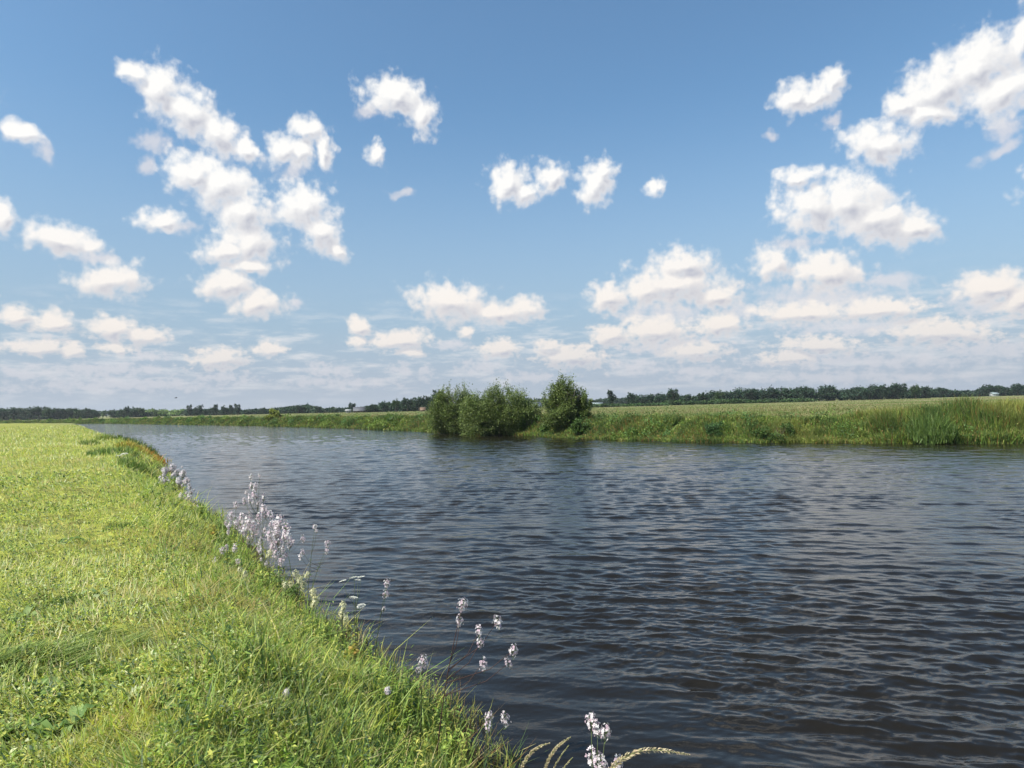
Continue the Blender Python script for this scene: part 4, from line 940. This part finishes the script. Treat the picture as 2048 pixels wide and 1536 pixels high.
# ------------------------------------------------------------------ a few loose leaves and dock plants in the mown grass
def rosette(px, py, n, ln, cols, label, name='dock_plant', el0=.45, droop=.28):
    ln *= 1.45; p = gp(px, py, 1.0); z = float(height(np.array([p[0]]), np.array([p[1]]))[0])+.02; root = link(name, None, loc=(p[0], p[1], z)); tag(root, label, 'plant', 'broad leaved plants in the mown grass')
    a = np.linspace(0, 6.28, n, endpoint=False)+rng.normal(0, .35, n); l = ln*rng.uniform(.6, 1.15, n)
    parts = []
    for i in range(n):
        e_ = el0+rng.normal(0, .25); segs = 6; w = l[i]*rng.uniform(.3, .42); d = np.array([math.cos(a[i]), math.sin(a[i])]); sd_ = np.array([-d[1], d[0]])
        V = []; r_ = 0; zz = .01
        for s in range(segs+1):
            u = s/segs; ww = w*.5*math.sin(min(1, u*.92+.08)*math.pi)**.75*(1 if s < segs else 0)
            wav = .012*math.sin(u*14+i)
            c = d*r_; V += [(c[0]-sd_[0]*ww, c[1]-sd_[1]*ww, zz+ww*.35+wav), (c[0], c[1], zz), (c[0]+sd_[0]*ww, c[1]+sd_[1]*ww, zz+ww*.35-wav)]
            r_ += l[i]/segs*math.cos(e_); zz += l[i]/segs*math.sin(e_); e_ -= droop
        T = []
        for s in range(segs):
            b = s*3
            for k in (0, 1): T += [(b+k, b+k+1, b+k+4), (b+k, b+k+4, b+k+3)]
        col = np.array(cols[i % len(cols)]); parts.append((np.array(V), np.array(T), np.tile(col*rng.uniform(.85, 1.15), (len(V), 1))))
    for i, (V, T, C) in enumerate(parts):
        V[:, 2] = np.maximum(V[:, 2], .004)
        link('leaf', np_mesh('dock_leaf', V, T, C, M_LEAF, True), root)
DL = [(.13, .21, .05), (.10, .17, .045), (.20, .28, .09)]
rosette(262, 1412, 5, .11, [(.42, .46, .26), (.34, .42, .18)], 'pale grey green cut leaves lying upturned in the stubble', 'cut_leaves', .95, .10)
rosette(100, 1375, 8, .15, DL, 'broad leaved plant at the lower left beside a dark hollow')
rosette(60, 1450, 9, .16, DL, 'large broad leaved plant in the bottom left corner')
rosette(150, 1440, 6, .12, DL, 'small broad leaved plant right of the corner one')
rosette(345, 1420, 6, .13, DL, 'broad leaved plant right of the pale upturned leaves')
rosette(50, 1240, 7, .16, [(.22, .3, .1), (.15, .23, .06)], 'pale broad leaved plant at the left edge above the dark swath')
rosette(200, 1190, 5, .12, [(.34, .4, .2), (.2, .28, .1)], 'small pale leafed plant in the middle of the mown grass')
rosette(135, 1080, 6, .2, DL, 'dark green broad leaved plant farther up the mown grass')
rosette(560, 1500, 6, .16, [(.2, .3, .05), (.15, .24, .04)], 'light green broad leaved plant in the bank grass at the bottom')
# swath of long cut grass lying down at the left edge
def swath():
    c = gp(40, 1325, 1.0); n = 2000
    tuft = rng.integers(0, 44, n); tu = rng.normal(0, .42, 44); tv = rng.normal(0, .24, 44); ta = .5+rng.normal(0, .8, 44)
    u = tu[tuft]+rng.normal(0, .06, n); v = tv[tuft]+rng.normal(0, .035, n); x = c[0]+u*.95-v*.2; y = c[1]+u*.35+v
    z = height(x, y)+rng.uniform(.0, .06, n)
    l = rng.uniform(.10, .26, n)
    V, T, C = blades(np.stack([x, y, z], 1), l, rng.uniform(.005, .010, n), ta[tuft]+rng.normal(0, .22, n), np.full(n, .9), rng.uniform(-.2, .5, n), pal(n, [(.15, .22, .05), (.22, .31, .07), (.40, .44, .15), (.08, .13, .03)], [2, 3, 2.5, 2]))
    VV = V.reshape(n, 5, 3); VV[:, :, 2] = VV[:, :1, 2]+(VV[:, :, 2]-VV[:, :1, 2])*.28; V = VV.reshape(-1, 3)
    tag(link('cut_swath', np_mesh('cut_swath', V, T, C, M_GRASS)), 'swath of long dark green cut grass lying flat at the left edge', 'grass', kind='stuff')
swath()

# reed and grass clumps standing on the near bank farther off
def clump(px, py, depth, w, h, n, cols, label, name='reed_clump', wd=.02):
    p = at(px, py, depth); x0, y0 = p[0], p[1]
    a = rng.uniform(0, 6.28, n); rr = w*.5*np.sqrt(rng.random(n)); x = np.cos(a)*rr; y = np.sin(a)*rr; z = height(x+x0, y+y0)
    z0 = float(z.min()); hh = h*rng.uniform(.5, 1.1, n)*(1-.5*(rr/(w*.5))**2)
    V, T, C = blades(np.stack([x, y, np.maximum(z-z0, 0)], 1), hh, rng.uniform(.6, 1.3, n)*wd, rng.uniform(0, 6.28, n), rng.gamma(2, .09, n), rng.gamma(2, .12, n), pal(n, cols, [3, 2, 1.2]))
    tag(link(name, np_mesh(name, V, T, C, M_REED), None, (x0, y0, max(z0, -.03))), label, 'reeds', 'clumps on the near bank towards the bend')
MK = [(.13, .19, .045), (.18, .25, .05), (.09, .14, .035)]
DK = [(.07, .11, .03), (.10, .15, .035), (.045, .07, .02)]
clump(180, 890, 42, 1.1, .6, 260, MK, 'dark green reed clump on the crest of the near bank farthest left', wd=.03)
clump(214, 880, 50, 1.6, .7, 320, [(.20, .27, .06), (.15, .21, .05), (.28, .26, .07)], 'mid green reed clump behind the farthest left dark clump', wd=.035)
clump(262, 898, 50, 2.0, .95, 800, DK, 'dark reed clump at the waterline left of the rusty grass', wd=.035)
clump(284, 908, 45, 1.9, .9, 800, DK, 'dark reed clump at the waterline just above the rusty grass', wd=.035)
clump(300, 918, 41, 1.4, .6, 500, DK, 'dark reed clump closest to the water beside the rusty grass', wd=.03)
clump(286, 930, 38, 2.3, .55, 1100, [(.52, .24, .05), (.42, .20, .05), (.40, .34, .08)], 'rusty orange grass patch on the near bank', 'rusty_grass', .03)
clump(268, 925, 37, 2.0, .6, 700, [(.40, .34, .07), (.24, .28, .05), (.36, .22, .06)], 'yellowish brown grass clump left of the rusty patch', 'rusty_grass', .028)
clump(228, 945, 31, 2.2, .5, 900, [(.10, .17, .04), (.15, .24, .05), (.07, .12, .03)], 'deep green tuft left below the rusty patch', wd=.022)
clump(276, 985, 24, 1.3, .6, 700, [(.12, .19, .045), (.18, .26, .05), (.08, .13, .03)], 'deep green tuft on the bank left of the distant flower tufts', wd=.016)
clump(118, 1180, 6.6, .45, .10, 500, [(.10, .16, .04), (.14, .22, .05), (.07, .11, .03)], 'dark green tuft in the middle of the mown grass', 'grass_tuft', .009)
clump(255, 1038, 11, .7, .14, 500, [(.12, .18, .045), (.17, .26, .05), (.08, .12, .03)], 'dark green tuft at the upper edge of the mown strip', 'grass_tuft', .012)

clump(1862, 870, 39, 2.6, 1.55, 1300, [(.085, .14, .035), (.12, .18, .04), (.055, .095, .025)], 'dark upright reed clump on the far bank where the tall right reeds begin', 'reed_clump', .045)
tag(bpy.data.objects['reed_clump.006'] if 'reed_clump.006' in bpy.data.objects else COL.objects[-1], group='dark reeds of the far bank')
# leafy plants hanging over the water's edge
def leafy(px, py, depth, h, label, cols, nst=6):
    p = at(px, py, depth); z = max(float(height(np.array([p[0]]), np.array([p[1]]))[0]), 0)
    root = link('leafy_plant', None, loc=(p[0], p[1], z-.02)); tag(root, label, 'plant', 'leafy plants at the near waterline')
    st, lv = [], []
    for i in range(nst):
        a = pn.uniform(0, 6.28); ln = pn.uniform(.15, .55)*h; hh = h*pn.uniform(.6, 1.05); b = np.array([pn.uniform(-.06, .06), pn.uniform(-.06, .06), 0])
        f = lambda u: b+np.array([math.cos(a)*ln*u*u, math.sin(a)*ln*u*u, hh*u*(1-.12*u)])
        st.append(tube([f(u) for u in (0, .25, .5, .75, 1)], [.004, .0035, .003, .0025, .0015], 5, (.12, .13, .05)))
        n = 26; u = rng.uniform(.12, 1, n); P_ = np.array([f(q) for q in u]); l = rng.uniform(.05, .11, n)*(1.25-.6*u)*(.6+h)
        lv.append(leaves(P_, l, l*rng.uniform(.25, .4, n), rng.uniform(0, 6.28, n), rng.normal(.15, .4, n), pal(n, cols, [3, 2, 2])))
    V, T, C = join(st); link('stem', np_mesh('leafy_stem', V, T, C, M_STEM, True), root)
    V, T, C = join(lv); link('leaves', np_mesh('leafy_leaves', V, T, C, M_LEAF), root)
LC = [(.26, .35, .07), (.17, .26, .05), (.36, .41, .09)]; LD = [(.10, .17, .04), (.14, .21, .05), (.07, .12, .03)]; LO = [(.34, .30, .06), (.22, .26, .05), (.40, .28, .07)]
leafy(590, 1130, 9.4, .55, 'dark leafy plant right behind the highest cream spray', LD)
leafy(575, 1075, 9.9, .75, 'dark stalked plant standing just right of the lilac mass', LD, 4)
leafy(655, 1255, 7.2, .36, 'bright leafy plant at the waterline between cream spray and yellowish cream flower', LC)
leafy(705, 1290, 6.7, .34, 'yellow tinged leafy plant under the white umbels', LO)
leafy(760, 1320, 6.3, .32, 'fresh green leafy plant at the waterline under the slender lilac flower', LC)
leafy(815, 1365, 5.8, .34, 'dark green leafy plant left of the dusty pink flower', LD)
leafy(905, 1410, 5.2, .30, 'yellow green leafy plant at the foot of the tall leaning lilac', LC)
leafy(430, 1060, 12.5, .45, 'yellowish leafy plant left of the lilac mass at the waterline', LO)
leafy(400, 1030, 14.5, .5, 'bright green leafy plant between the lilac mass and distant tufts', LC)
leafy(520, 1140, 9.4, .4, 'bright green leafy plant in front of the lilac mass', LC)
leafy(350, 1000, 19, .5, 'dark leafy plant under the distant flower tufts', LD)
# air
def haze():
    V, Q = box(0, 400, -3, 2600, 2600, 33); m = bpy.data.materials.new('haze'); m.use_nodes = True; t = m.node_tree
    for n in list(t.nodes): t.nodes.remove(n)
    v = mk(t, 'ShaderNodeVolumePrincipled'); v.inputs['Color'].default_value = (.9, .95, 1, 1); v.inputs['Density'].default_value = .00014; v.inputs['Anisotropy'].default_value = .3
    o = mk(t, 'ShaderNodeOutputMaterial'); t.links.new(v.outputs[0], o.inputs['Volume'])
    tag(link('haze', np_mesh('haze', V, Q, None, m)), 'thin summer haze over the river and fields', 'haze', kind='stuff')
haze()
